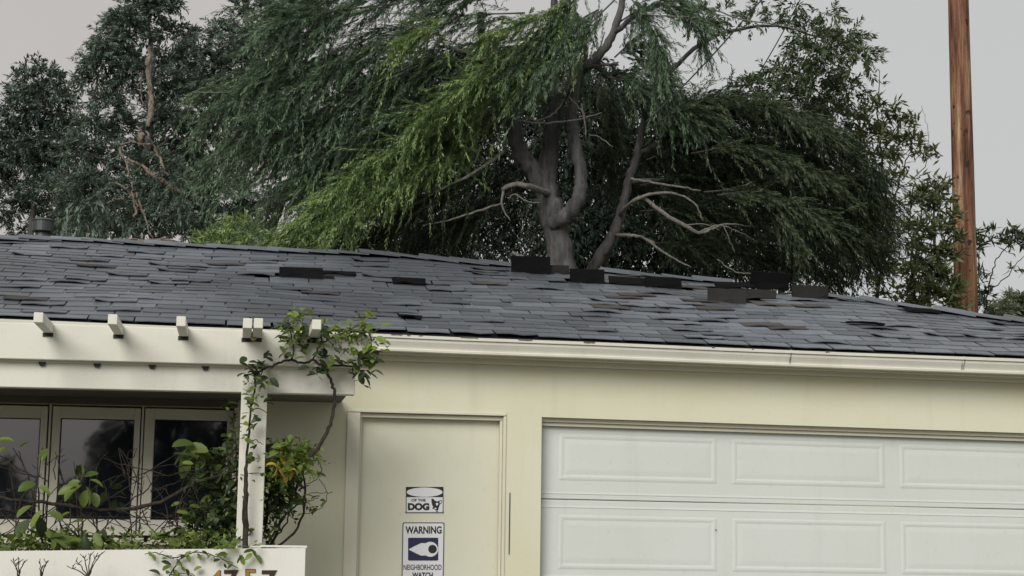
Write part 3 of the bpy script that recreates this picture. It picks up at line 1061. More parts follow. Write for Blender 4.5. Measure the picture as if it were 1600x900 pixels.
s1 = sign_plate('dog_sign', rrect(634, 760.5, 693, 801.5, 0.6), 'small black and white OF THE DOG sign on the cream door')
e_ = 0.0008
flat([(634.6, 761), (692.4, 761), (692.4, 776.8), (634.6, 776.8)], SY - e_).build('header_band', 'black', s1)
flat(ell(663.5, 769, 28, 7.3), SY - 2 * e_).build('blank_oval', 'white', s1)
ringpoly(rrect(634.2, 760.7, 692.8, 801.3, 0.5), rrect(635.2, 761.7, 691.8, 800.3, 0.3), SY - 2.5 * e_).build('border', 'black', s1)
text_geo('OF THE', 642.7, 665.2, 779.4, 783.8, SY - e_, 0.04).build('lettering', 'black', s1, fix=False)
text_geo('DOG', 637.2, 671, 786, 797.4, SY - e_, 0.065).build('lettering', 'black', s1, fix=False)
def c3(pts):
    return [(580 + x / 5.293, 730 + y / 5.293) for x, y in pts]
for poly in ([(497, 262), (514, 260), (526, 276), (546, 284), (562, 276), (580, 271), (586, 282), (580, 300), (568, 308), (564, 322), (556, 340), (556, 352), (544, 360), (530, 354), (520, 344), (508, 346), (505, 338), (514, 330), (506, 316), (500, 292)],
             [(530, 357), (542, 363), (555, 362), (552, 369), (540, 369)]):
    flat(c3(poly), SY - e_).build('dog_head_print', 'black', s1)
for poly in ([(566, 282), (578, 277), (580, 284), (575, 296), (566, 299)], [(533, 298), (548, 294), (556, 302), (550, 314), (540, 318), (536, 308)], [(520, 338), (534, 334), (542, 344), (532, 348)]):
    flat(c3(poly), SY - 2 * e_).build('dog_head_print', 'white', s1)
for x in (634.5, 691.8):
    p = at(x, 800.3, SY - 0.001)
    Geo().tube([p, p + Vector((0, -0.006, 0))], 0.0045, 10).build('screw', 'black', s1)

o2 = [sk(x, y) for x, y in rrect(628.7, 815.8, 695, 916, 3)]
s2 = sign_plate('warning_sign', o2, 'white WARNING sign with blue eye symbol below the dog sign on the door')
ringpoly([sk(x, y) for x, y in rrect(629.0, 816.2, 694.6, 915.5, 2.8)], [sk(x, y) for x, y in rrect(630.4, 817.6, 693.2, 914, 2.2)], SY - e_).build('border', 'black', s2)
text_geo('WARNING', 633.4, 690.2, 822.2, 834, SY - e_, 0.036).build('lettering', 'black', s2, fix=False)
flat(rrect(637.6, 840.2, 684.8, 876, 1.8), SY - e_).build('blue_square', 'navy', s2)
tear = []
for k in range(41):
    a = R(-125 + 250 * k / 40)
    tear.append((672.4 + 12.0 * math.cos(a), 858.3 + 11.7 * math.sin(a)))
tail_lo = [(658, 868.2), (648, 863.6), (638.3, 858.5), (648, 853.2), (658, 848.6)]
flat(tear + tail_lo, SY - 2 * e_).build('eye_shape', 'white', s2)
flat(ell(675.8, 858, 6.7, 6.7, 28), SY - 3 * e_).build('pupil', 'black', s2)
text_geo('NEIGHBORHOOD', 630.4, 690.0, 882.2, 890.8, SY - e_, 0.018).build('lettering', 'black', s2, fix=False)
text_geo('WATCH', 644, 676.4, 894.3, 903.2, SY - e_, 0.04).build('lettering', 'black', s2, fix=False)

# ------------------------------------------------------------------ utility pole and wires
PO = 19.0
pole_pts = smoothline([(1511, 640, PO, 21.5), (1509.5, 480, PO, 19.5), (1504, 250, PO, 18.2), (1497.5, 0, PO, 17.2), (1490, -330, PO, 15.5)], 12)
g = Geo()
base = at(1511, 640, PO)
Pp = [Vector((base.x + 0.02, base.y, GROUND - 0.2))] + [at(p[0], p[1], p[2]) for p in pole_pts]
Rp = [22.0 * PO / FPX] + [p[3] * PO / FPX for p in pole_pts]
SIDES = 40
offs = rng.normal(0, 0.012, SIDES)
k0 = 0
for i, p in enumerate(Pp):
    offs = offs * 0.93 + rng.normal(0, 0.006, SIDES)
    for s in range(SIDES):
        an = 2 * math.pi * s / SIDES
        r_ = Rp[i] * (1 + offs[s] * 0.6)
        g.v.append((p.x + r_ * math.cos(an), p.y + r_ * math.sin(an), p.z))
for i in range(len(Pp) - 1):
    for s in range(SIDES):
        s2_ = (s + 1) % SIDES
        g.f.append([i * SIDES + s, i * SIDES + s2_, (i + 1) * SIDES + s2_, (i + 1) * SIDES + s])
g.f.append([(len(Pp) - 1) * SIDES + s for s in range(SIDES)])
up_root = root('utility_pole', (base.x, base.y, GROUND), 'tall reddish brown wooden utility pole behind the right roof edge', 'utility pole')
g.build('shaft', 'pole', up_root, True)
def wire(pts, label, r_=0.9):
    P = [at(p[0], p[1], p[2]) for p in smoothline(pts, 6)]
    o = Geo().tube(P, r_ * 17 / FPX, 6).build('overhead_wire', 'rubber')
    o['label'] = label
    o['category'] = 'wire'
    o['group'] = 'overhead wires'
wire([(1360, -180, 18.5), (1190, 0, 17.6), (1130, 68, 17.3), (1070, 132, 17.0), (1010, 190, 16.7)], 'longer dark wire slanting down left into the big tree', 1.25)
wire([(1330, -150, 19.5), (1250, 0, 19.2), (1215, 65, 19.1), (1180, 125, 19.0), (1150, 180, 18.9)], 'shorter dark wire to the right, slanting through the upper right crown', 1.1)

#TREES#
# ------------------------------------------------------------------ trees
def grow_base(g, px, py, Y, rpx, lean=0.0):
    """trunk from the ground up to the pixel where it shows above the roof"""
    p = at(px, py, Y)
    r_ = rpx * Y / FPX
    g.tube([Vector((p.x + lean, p.y, GROUND - 0.1)), Vector((p.x + lean * 0.6, p.y, (GROUND + p.z) / 2)), p + Vector((0, 0, 0.02))], [r_ * 1.35, r_ * 1.08, r_], 10)
    return p

class Foliage:
    def __init__(self):
        self.P, self.D, self.N, self.L, self.W, self.T = [], [], [], [], [], []

    def add(self, P, D, Nn, Ln, Wd, tint):
        n = len(P)
        self.P.append(P); self.D.append(D); self.N.append(Nn)
        self.L.append(np.broadcast_to(Ln, (n,))); self.W.append(np.broadcast_to(Wd, (n,))); self.T.append(np.broadcast_to(tint, (n,)))

    def build(self, name, m, parent):
        c_ = lambda a: np.concatenate(a)
        return leaves(name, m, parent, c_(self.P), c_(self.D), c_(self.N), c_(self.L), c_(self.W), c_(self.T))

def twigs(fo, base, dirs, length, per, ll, lw, droop=0.5, side=0.8, hang=0.0, tint=None, wood=None, wr=0.004):
    """base (n,3), dirs (n,3): each twig bends down with droop; leaves stand off both sides of it"""
    n = len(base)
    length = np.broadcast_to(length, (n,))
    d = dirs / (np.linalg.norm(dirs, axis=1, keepdims=True) + 1e-9)
    t = np.linspace(0.08, 1.0, per)[None, :] + rng.uniform(-0.3, 0.3, (n, per)) / per
    t = np.clip(t, 0, 1.02)
    dn = np.array([0, 0, -1.0])
    pos = base[:, None, :] + d[:, None, :] * (t * length[:, None])[..., None] + dn * ((t ** 2) * (length * droop)[:, None])[..., None]
    tan = d[:, None, :] + dn * (2 * t * droop)[..., None]
    tan = tan / np.linalg.norm(tan, axis=2, keepdims=True)
    rnd = rng.normal(size=(n, per, 3))
    perp = rnd - tan * np.sum(rnd * tan, axis=2, keepdims=True)
    perp /= np.linalg.norm(perp, axis=2, keepdims=True) + 1e-9
    D = tan * (1 - 0.4 * side) + perp * side * 0.8 + dn * hang
    Nn = rng.normal(size=(n, per, 3)) * 0.7 + np.array([0, 0, 1.0])
    if tint is None:
        tint = rng.uniform(0, 0.999, n)
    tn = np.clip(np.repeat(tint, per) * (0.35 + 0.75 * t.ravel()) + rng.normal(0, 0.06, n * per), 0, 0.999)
    sc = rng.uniform(0.65, 1.2, n * per)
    fo.add(pos.reshape(-1, 3), D.reshape(-1, 3), Nn.reshape(-1, 3), ll * sc, lw * sc, tn)
    if wood is not None:
        for i in range(n):
            b = Vector(base[i]); dd = Vector(d[i]); l_ = float(length[i])
            wood.tube([b + dd * l_ * k + Vector((0, 0, -droop * l_ * k * k)) for k in (0, 0.5, 1.0)], [wr, wr * 0.7, wr * 0.35], 3, False)

def clump(fo, px, py, Y, rpx, rpy, n, ll, lw, length=0.5, per=12, droop=0.9, hang=0.5, ry=1.0, shell=0.55, tshift=0.0, dome=False, loose=0.45):
    """an uneven ball of twigs about a pixel position"""
    c_ = np.array(at(px, py, Y))
    s = Y / FPX
    u = unit(n)
    if dome:                       # leaves sit on the lit upper side of the clump and hang over its rim
        u[:, 2] = np.where(u[:, 2] < -0.25, -u[:, 2], u[:, 2])
    rr = rng.uniform(shell, 1.0, n) ** 0.7 * (1 + 0.25 * np.sin(3 * u[:, 0] + px) * np.sin(4 * u[:, 2] + py))
    base = c_ + u * rr[:, None] * np.array([rpx * s, rpx * s * ry, rpy * s])
    dirs = u * np.array([1, 1, 0.7]) + rng.normal(0, loose, (n, 3)) + np.array([0, 0, 0.15])
    tint = np.clip(rng.uniform(0, 0.75) + rng.uniform(0, 0.22, n) + tshift, 0, 0.99)
    twigs(fo, base, dirs, rng.uniform(0.6, 1.2, n) * length, per, ll, lw, droop, 0.7, hang, tint)

def tree(name, px, Y, label, group=None):
    p = at(px, 600, Y)
    return root(name, (p.x, p.y, GROUND), label, 'tree', group)

EG = 'eucalyptus trees behind the house on the left'
# --- leftmost small eucalyptus
def euc(name_label, px, Y, stems, clumps, extra=(), bark='bark', dens=1.0):
    t = tree('eucalyptus_tree', px, Y, name_label, EG)
    g = Geo()
    for st in stems:
        limb(g, st, 7, 5, 0.02)
    s0 = stems[0][0]
    grow_base(g, s0[0], s0[1], s0[2], s0[3])
    g.build('trunk', bark, t, True)
    fo = Foliage()
    for c_ in clumps:
        x, y, rx_, ry_ = c_[:4]
        dz = c_[4] if len(c_) > 4 else 0
        n = int(rx_ * ry_ / 9 * dens)
        clump(fo, x, y, Y + dz, rx_, ry_, max(30, n), 0.085, 0.022, 0.21, 18, 0.25, 0.15, dome=True, tshift=0.2, loose=1.0)
    fo.build('crown', 'euc', t)
    return t

euc('small rounded dark eucalyptus at the far left edge', 62, 27,
    [[(50, 400, 27, 5), (52, 320, 27, 4.5), (62, 250, 27, 3.5), (66, 180, 27, 2.5), (62, 130, 27, 1.5)],
     [(55, 300, 27, 2.5), (30, 250, 27, 2), (10, 215, 27, 1.2)], [(62, 240, 27, 2), (95, 200, 27, 1.4), (120, 165, 27, 1)]],
    [(62, 128, 40, 24), (48, 158, 34, 28), (84, 162, 34, 28), (66, 192, 42, 22), (40, 205, 30, 20), (95, 205, 26, 20), (8, 235, 34, 34), (-30, 270, 40, 50), (50, 255, 34, 28), (5, 300, 24, 36), (90, 265, 34, 30),
     (70, 235, 34, 24, -0.5), (30, 180, 26, 22, -0.4), (75, 300, 40, 28, -0.5), (30, 255, 26, 22, -0.4), (110, 225, 18, 18, -0.4), (40, 335, 22, 30, 0.5), (95, 330, 40, 34, 0.6), (-10, 350, 22, 40), (120, 370, 36, 26, 0.4), (60, 372, 26, 20, 0.4)])

euc('tall eucalyptus with a broken peeling red trunk behind the left roof', 225, 25,
    [[(215, 420, 25, 8), (212, 340, 25, 7), (222, 280, 25, 6.5), (232, 215, 25, 6), (236, 150, 25, 5), (236, 85, 25, 4.2), (232, 20, 25, 3.6), (236, -30, 25, 2)],
     [(232, 210, 25, 3.5), (190, 175, 25.2, 2.5), (160, 130, 25.3, 1.6)], [(235, 130, 25, 3), (265, 95, 25.2, 2), (300, 40, 25.2, 1.4)],
     [(222, 280, 25, 3), (170, 255, 25, 2.4), (120, 235, 25, 1.4)], [(222, 260, 25, 3), (265, 215, 25, 2.2), (290, 170, 25, 1.5)]],
    [(158, 108, 32, 28), (140, 132, 22, 24), (172, 80, 26, 24), (196, 44, 30, 26), (292, 96, 24, 24), (292, 136, 24, 24), (205, 66, 32, 32), (222, 22, 34, 26), (256, 14, 24, 24), (186, 100, 34, 30), (275, 62, 28, 28, 0.7), (262, 110, 36, 30, 0.9), (196, 150, 28, 26, 0.8), (168, 178, 30, 26),
     (280, 160, 34, 32, 0.9), (150, 215, 36, 26, 0.3), (125, 245, 32, 26), (190, 210, 26, 26, 0.8), (275, 205, 34, 30, 0.9), (165, 262, 38, 26, 0.7), (245, 250, 34, 30, 1.0), (285, 262, 30, 34, 1.0), (120, 300, 38, 30, 0.8),
     (185, 318, 40, 30, 1.0), (250, 310, 38, 30, 1.0), (290, 330, 32, 30, 1.0), (150, 358, 44, 24, 0.9), (225, 362, 44, 22, 1.1), (292, 372, 36, 18, 1.0), (215, 300, 30, 26, -0.5), (190, 345, 40, 26, -0.5), (250, 345, 40, 28, -0.6), (140, 300, 36, 26, -0.4), (255, 270, 30, 24, -0.4), (205, 245, 24, 20, -0.4), (250, 190, 26, 24, -0.3), (262, 140, 26, 24, -0.3), (210, 120, 20, 24, -0.3), (120, 345, 40, 28, -0.4), (285, 300, 30, 26, -0.5), (232, -12, 34, 20)], 'bark')

euc('broad blue-green eucalyptus left of the feathery tree', 390, 26,
    [[(372, 420, 26, 7), (375, 330, 26, 6.5), (385, 250, 26, 5.5), (395, 160, 26, 4.5), (390, 80, 26, 4), (385, 0, 26, 3.4), (380, -80, 26, 3), (400, -280, 26, 2), (415, -480, 26, 1)],
     [(385, 240, 26, 3.2), (340, 190, 26, 2.4), (310, 140, 26, 1.5)], [(395, 170, 26, 3), (440, 120, 26, 2.2), (470, 60, 26, 1.4)], [(380, 300, 26, 3), (430, 270, 26, 2), (470, 240, 26, 1.2)],
     [(390, 90, 26, 2), (350, 60, 26, 1.5), (330, 30, 26, 1)]],
    [(350, 66, 34, 32), (398, 24, 40, 30), (328, 104, 20, 22), (365, 112, 40, 36), (425, 70, 46, 40), (330, 150, 30, 30), (392, 165, 46, 34), (450, 140, 44, 40), (355, 190, 26, 24), (308, 205, 26, 26), (420, 215, 44, 28),
     (335, 238, 30, 18), (372, 246, 24, 20), (312, 300, 22, 26), (350, 300, 26, 26), (450, 262, 40, 26), (395, 338, 34, 18), (345, 345, 36, 26), (305, 352, 26, 26), (380, 372, 44, 18), (440, 320, 30, 26), (470, 40, 40, 40), (480, 200, 40, 40),
     (410, -30, 44, 30), (440, -50, 50, 50), (400, -120, 50, 50), (450, -160, 70, 60), (400, -240, 60, 60), (450, -290, 70, 60), (400, -380, 70, 70), (420, -480, 60, 60), (500, 300, 40, 40), (385, 205, 30, 24, -0.5), (370, 150, 34, 26, -0.6), (330, 275, 26, 20, -0.4), (375, 310, 30, 14, -0.5), (340, 372, 40, 20, -0.5), (400, 100, 40, 30, -0.6), (300, 250, 18, 24, -0.4)])  # clumps above the frame are unseen, added to darken the roof's reflection

# storm-broken limb with peeled bark hanging in the tall eucalyptus
bl = root('broken_limb', tuple(at(235, 385, 23.6)), 'broken peeling tan limb hanging in the dark eucalyptus on the left', 'branch')
g = Geo()
BY = 23.2
for st in ([(236, 74, BY, 2.5), (231, 105, BY, 4.2), (235, 140, BY, 4.6), (237, 165, BY, 5.4), (231, 198, BY, 3.6)],
           [(216, 200, BY, 2), (220, 212, BY, 4.2), (218, 228, BY, 2.4)],
           [(228, 205, BY, 2.0), (240, 228, BY, 1.8), (252, 252, BY, 1.8), (262, 275, BY, 1.4)],
           [(238, 226, BY, 1.2), (215, 223, BY, 1.6), (192, 226, BY, 1.8), (185, 232, BY, 1.6), (200, 262, BY, 1.6), (205, 285, BY, 1.5), (208, 310, BY, 1.4), (214, 335, BY, 1.2)],
           [(200, 248, BY, 2.6), (222, 262, BY, 4.0), (245, 278, BY, 4.6), (268, 292, BY, 4.2), (284, 300, BY, 2.6)],
           [(155, 312, BY, 0.9), (163, 295, BY, 1.3), (180, 287, BY, 1.4), (200, 296, BY, 1.4), (213, 322, BY, 1.4), (210, 342, BY, 2.2)],
           [(150, 330, BY, 0.8), (170, 316, BY, 1.3), (188, 310, BY, 1.4), (200, 316, BY, 1)],
           [(213, 300, BY, 1.6), (222, 330, BY, 1.5), (232, 355, BY, 1.3), (240, 382, BY, 1.1)],
           [(222, 110, BY, 0.9), (219, 140, BY, 0.9), (224, 165, BY, 0.8)]):
    g = Geo()
    limb(g, [(p[0] + random.uniform(-1, 1), p[1], p[2], p[3] * random.uniform(0.75, 1.3)) for p in st], 7, 5, 0.012)
    g.build('limb', 'bark_red', bl, True)
fo = Foliage()
for st in ([(150, 330), (120, 345)], [(160, 305), (135, 330)], [(195, 370), (170, 375)], [(262, 275), (272, 290)]):
    for (x, y) in st:
        clump(fo, x, y, BY, 16, 12, 16, 0.13, 0.03, 0.3, 9, 0.8, 0.5)
fo.build('hanging_leaves', 'euc', bl)
# pile of fallen bark on the ridge
fbk = root('fallen_bark', tuple(at(232, 383, 14.2)), 'reddish strips of fallen bark lying along the left ridge', 'bark')
g = Geo()
for k in range(12):
    x = 196 + 62 * random.random()
    l_ = random.uniform(14, 34)
    y = 380 + (x - 230) * 0.03 - random.uniform(0, 6)
    g = Geo()
    limb(g, [(x, y, 14.2, 1.1), (x + l_ * 0.5, y - random.uniform(-2, 3), 14.2 + random.uniform(-0.1, 0.1), 1.6), (x + l_, y + random.uniform(-3, 3), 14.2, 0.8)], 5, 3)
    g.build('bark_strip', 'bark_red', fbk)

# --- dark trees further behind, filling the gaps
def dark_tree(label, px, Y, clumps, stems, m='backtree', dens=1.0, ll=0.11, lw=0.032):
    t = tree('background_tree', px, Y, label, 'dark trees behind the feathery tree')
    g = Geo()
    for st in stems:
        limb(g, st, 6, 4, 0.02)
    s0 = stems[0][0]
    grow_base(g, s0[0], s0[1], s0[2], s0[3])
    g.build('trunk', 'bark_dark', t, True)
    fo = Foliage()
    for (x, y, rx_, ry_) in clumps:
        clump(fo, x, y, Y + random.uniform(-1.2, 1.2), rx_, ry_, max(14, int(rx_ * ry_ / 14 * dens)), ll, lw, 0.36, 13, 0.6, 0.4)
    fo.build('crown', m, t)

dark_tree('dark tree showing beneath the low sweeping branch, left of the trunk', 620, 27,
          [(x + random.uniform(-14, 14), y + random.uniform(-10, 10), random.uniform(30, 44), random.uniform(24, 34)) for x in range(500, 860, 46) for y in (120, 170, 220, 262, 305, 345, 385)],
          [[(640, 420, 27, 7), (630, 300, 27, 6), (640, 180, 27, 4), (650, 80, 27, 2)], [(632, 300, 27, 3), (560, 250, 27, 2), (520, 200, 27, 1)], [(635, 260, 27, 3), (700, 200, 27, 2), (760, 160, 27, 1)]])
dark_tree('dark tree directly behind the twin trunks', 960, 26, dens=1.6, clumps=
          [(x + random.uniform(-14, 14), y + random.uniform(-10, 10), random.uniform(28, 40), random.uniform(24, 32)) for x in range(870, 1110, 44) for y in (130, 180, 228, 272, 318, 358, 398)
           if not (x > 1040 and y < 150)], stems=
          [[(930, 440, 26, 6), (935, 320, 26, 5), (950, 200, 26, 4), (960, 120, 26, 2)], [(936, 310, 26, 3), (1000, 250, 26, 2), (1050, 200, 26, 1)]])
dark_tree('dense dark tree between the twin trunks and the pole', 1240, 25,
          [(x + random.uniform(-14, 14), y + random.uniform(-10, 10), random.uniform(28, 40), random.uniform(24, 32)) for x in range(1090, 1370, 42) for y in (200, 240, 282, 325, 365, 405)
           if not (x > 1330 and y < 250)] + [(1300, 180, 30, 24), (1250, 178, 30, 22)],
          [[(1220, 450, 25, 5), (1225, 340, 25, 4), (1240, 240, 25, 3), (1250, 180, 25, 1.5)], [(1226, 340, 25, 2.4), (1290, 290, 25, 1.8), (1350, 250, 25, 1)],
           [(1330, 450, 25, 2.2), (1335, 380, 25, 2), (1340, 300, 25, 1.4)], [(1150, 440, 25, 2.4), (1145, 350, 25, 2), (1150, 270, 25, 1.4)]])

# --- feathery trees in front: boughs with sweeping sprays
def bough(fo, wood, pts, n, spread, tl, per=54, droop=0.22, ll=0.058, lw=0.0095, lead=0.95, down=0.10, tint=(0.3, 1.0), wr=1.6):
    """pts: (px, py, Y); foliage sprays leave the bough forward and to all sides within `spread` px"""
    q = smoothline(pts, 8)
    P = np.array([list(at(*p)) for p in q])
    if wood is not None:
        Geo().tube([Vector(p) for p in P], [max(0.003, wr * (1 - 0.85 * k / (len(P) - 1)) * 17 / FPX) for k in range(len(P))], 5).build('branch', wood[1], wood[0], True)
    seg = np.linalg.norm(np.diff(P, axis=0), axis=1)
    cum = np.concatenate([[0], np.cumsum(seg)])
    s = np.sort(rng.uniform(0.06, 1.0, n)) * cum[-1]
    base = np.stack([np.interp(s, cum, P[:, k]) for k in range(3)], axis=1)
    e = 0.15
    tan = np.stack([np.interp(np.minimum(s + e, cum[-1]), cum, P[:, k]) - np.interp(s - e, cum, P[:, k]) for k in range(3)], axis=1)
    tan /= np.linalg.norm(tan, axis=1, keepdims=True) + 1e-9
    sm = spread * 17 / FPX
    j = rng.normal(0, 1, (n, 3)) * np.array([0.5, 1.0, 0.45])
    j[:, 2] -= 0.25
    base = base + j * sm * 0.7
    dirs = tan * lead + rng.normal(0, 0.40, (n, 3)) + np.array([0, 0, -down])
    tint_ = rng.uniform(tint[0], tint[1], n)
    twigs(fo, base, dirs, rng.uniform(0.5, 1.2, n) * np.where(rng.uniform(0, 1, n) < 0.14, 1.9, 1.0) * tl, per, ll, lw, droop, 0.5, 0.1, np.clip(tint_, 0, 0.99))

ft = tree('feathery_tree', 876, 17.5, 'large grey-trunked feathery tree with bright sprays sweeping down to the left')
g = Geo()
T = 17.5
for st in ([(880, 430, T, 23), (874, 385, T, 21), (864, 340, T, 21), (857, 310, T, 19)],
           [(860, 322, T, 16), (836, 272, T, 14.5), (812, 236, T, 13), (803, 195, T, 12), (797, 155, T - 0.1, 9), (775, 115, T - 0.2, 6.5), (735, 85, T - 0.3, 4.5), (680, 70, T - 0.5, 2.5)],
           [(858, 320, T, 16), (856, 270, T, 16), (861, 222, T, 14.5), (868, 175, T, 12.5), (884, 138, T, 10.5), (908, 110, T, 8.5), (938, 84, T, 7.5), (958, 52, T, 6.5), (970, 10, T, 5.5), (980, -40, T, 4)],
           [(862, 350, T - 0.1, 12), (884, 338, T - 0.2, 12), (904, 308, T - 0.2, 11.5), (907, 272, T - 0.2, 11), (898, 222, T - 0.2, 10), (893, 180, T - 0.2, 9), (902, 130, T - 0.2, 6), (915, 80, T - 0.2, 4), (900, 20, T - 0.3, 3)],
           [(868, 170, T, 8), (866, 110, T, 6.5), (862, 50, T, 6), (868, -20, T, 5)],
           [(958, 52, T, 5), (990, 25, T - 0.2, 4), (1010, 5, T - 0.3, 3)],
           [(905, 112, T, 5), (930, 104, T - 0.3, 3.5), (965, 100, T - 0.5, 2)],
           [(750, 20, T, 6), (752, 60, T, 6), (745, 100, T + 0.2, 5)]):
    limb(g, st, 10, 6, 0.006)
grow_base(g, 880, 430, T, 23, 0.1)
g.build('trunk', 'bark', ft, True)
tw = T - 0.5
for st in ([(785, 297, tw, 3.5), (800, 289, tw, 4.2), (825, 291, tw, 5), (862, 303, T, 6)], [(787, 296, tw, 2.4), (784, 320, tw, 1.6), (797, 345, tw, 1)], [(784, 318, tw, 1.6), (745, 330, tw, 1.8), (700, 345, tw, 1.4), (660, 352, tw, 0.8)],
           [(793, 310, tw, 1.2), (805, 304, tw, 1.3), (825, 315, tw, 1), (845, 317, tw, 0.8)], [(806, 187, tw, 1.6), (840, 192, tw, 1.8), (880, 190, tw, 1.5), (915, 184, tw, 1), (940, 176, tw, 0.7)],
           [(820, 184, tw, 1.4), (845, 187, tw, 1.5), (868, 175, tw, 1.5), (882, 155, tw, 1.2)], [(908, 162, tw, 1.4), (913, 185, tw, 1.4), (915, 215, tw, 1)], [(920, 210, tw, 0.8), (938, 215, tw, 0.9), (958, 230, tw, 0.7)],
           [(888, 150, tw, 1.3), (902, 165, tw, 1.3), (915, 178, tw, 1)], [(800, 395, tw, 3.4), (815, 402, tw, 3), (832, 410, tw, 2)], [(660, 100, tw, 1.3), (600, 128, tw, 1.5), (530, 165, tw, 1.5), (470, 190, tw, 1)],
           [(650, 72, tw, 1.2), (590, 95, tw, 1.6), (520, 130, tw, 1.3), (460, 150, tw, 0.8)], [(700, 290, tw, 2), (740, 270, tw, 2.6), (790, 235, T, 3.4)], [(700, 290, tw, 2), (650, 318, tw, 1.4), (600, 350, tw, 0.8)],
           [(890, 120, tw, 1.2), (910, 100, tw, 1.4), (935, 78, tw, 1), (945, 50, tw, 0.8)], [(520, 315, tw, 1.0), (560, 292, tw, 1.3), (590, 272, tw, 0.9)], [(1000, 22, tw, 1.6), (1040, 25, tw, 1.4), (1090, 28, tw, 1)],
           [(300, 144, tw, 0.9), (330, 145, tw, 1.1), (365, 143, tw, 0.9)], [(310, 195, tw, 0.9), (350, 190, tw, 1.1), (385, 182, tw, 0.9)]):
    gw = Geo()
    limb(gw, st, 6, 5, 0.0035)
    gw.build('twig', 'bark_pale', ft, True)
f_b, f_m, f_i = Foliage(), Foliage(), Foliage()
wb = (ft, 'bark')
# low sweeping boughs: sunlight and new growth both in their bright leaf colour
Y1, Y2 = 17.2, 16.0
for pts, n, sp, tl in (
        ([(815, 120, Y1), (740, 165, Y1), (650, 215, 16.8), (570, 262, 16.5), (500, 318, 16.2), (430, 378, Y2)], 330, 15, 0.42),
        ([(800, 160, Y1), (720, 205, Y1), (640, 245, 16.8), (560, 295, 16.5), (490, 345, 16.2), (440, 388, Y2)], 330, 18, 0.42),
        ([(790, 200, Y1), (720, 235, Y1), (650, 272, 16.8), (580, 315, 16.5), (520, 355, 16.2), (470, 392, Y2)], 260, 18, 0.42),
        ([(800, 110, Y1), (760, 130, 17), (700, 165, 16.8), (650, 190, 16.6)], 130, 14, 0.40),
        ([(935, 15, 17), (880, 45, 16.9), (810, 85, 16.8), (750, 118, 16.7), (705, 150, 16.6)], 200, 13, 0.36),
        ([(925, 62, 17), (885, 82, 16.9), (840, 100, 16.8), (800, 128, 16.7)], 110, 12, 0.34),
        ([(900, 0, 17), (860, 20, 16.8), (800, 40, 16.7), (760, 62, 16.6)], 110, 13, 0.36),
        ([(700, 35, 16.8), (660, 48, 16.7), (625, 70, 16.6)], 60, 11, 0.34)):
    bough(f_b, wb, pts, n, sp, tl)
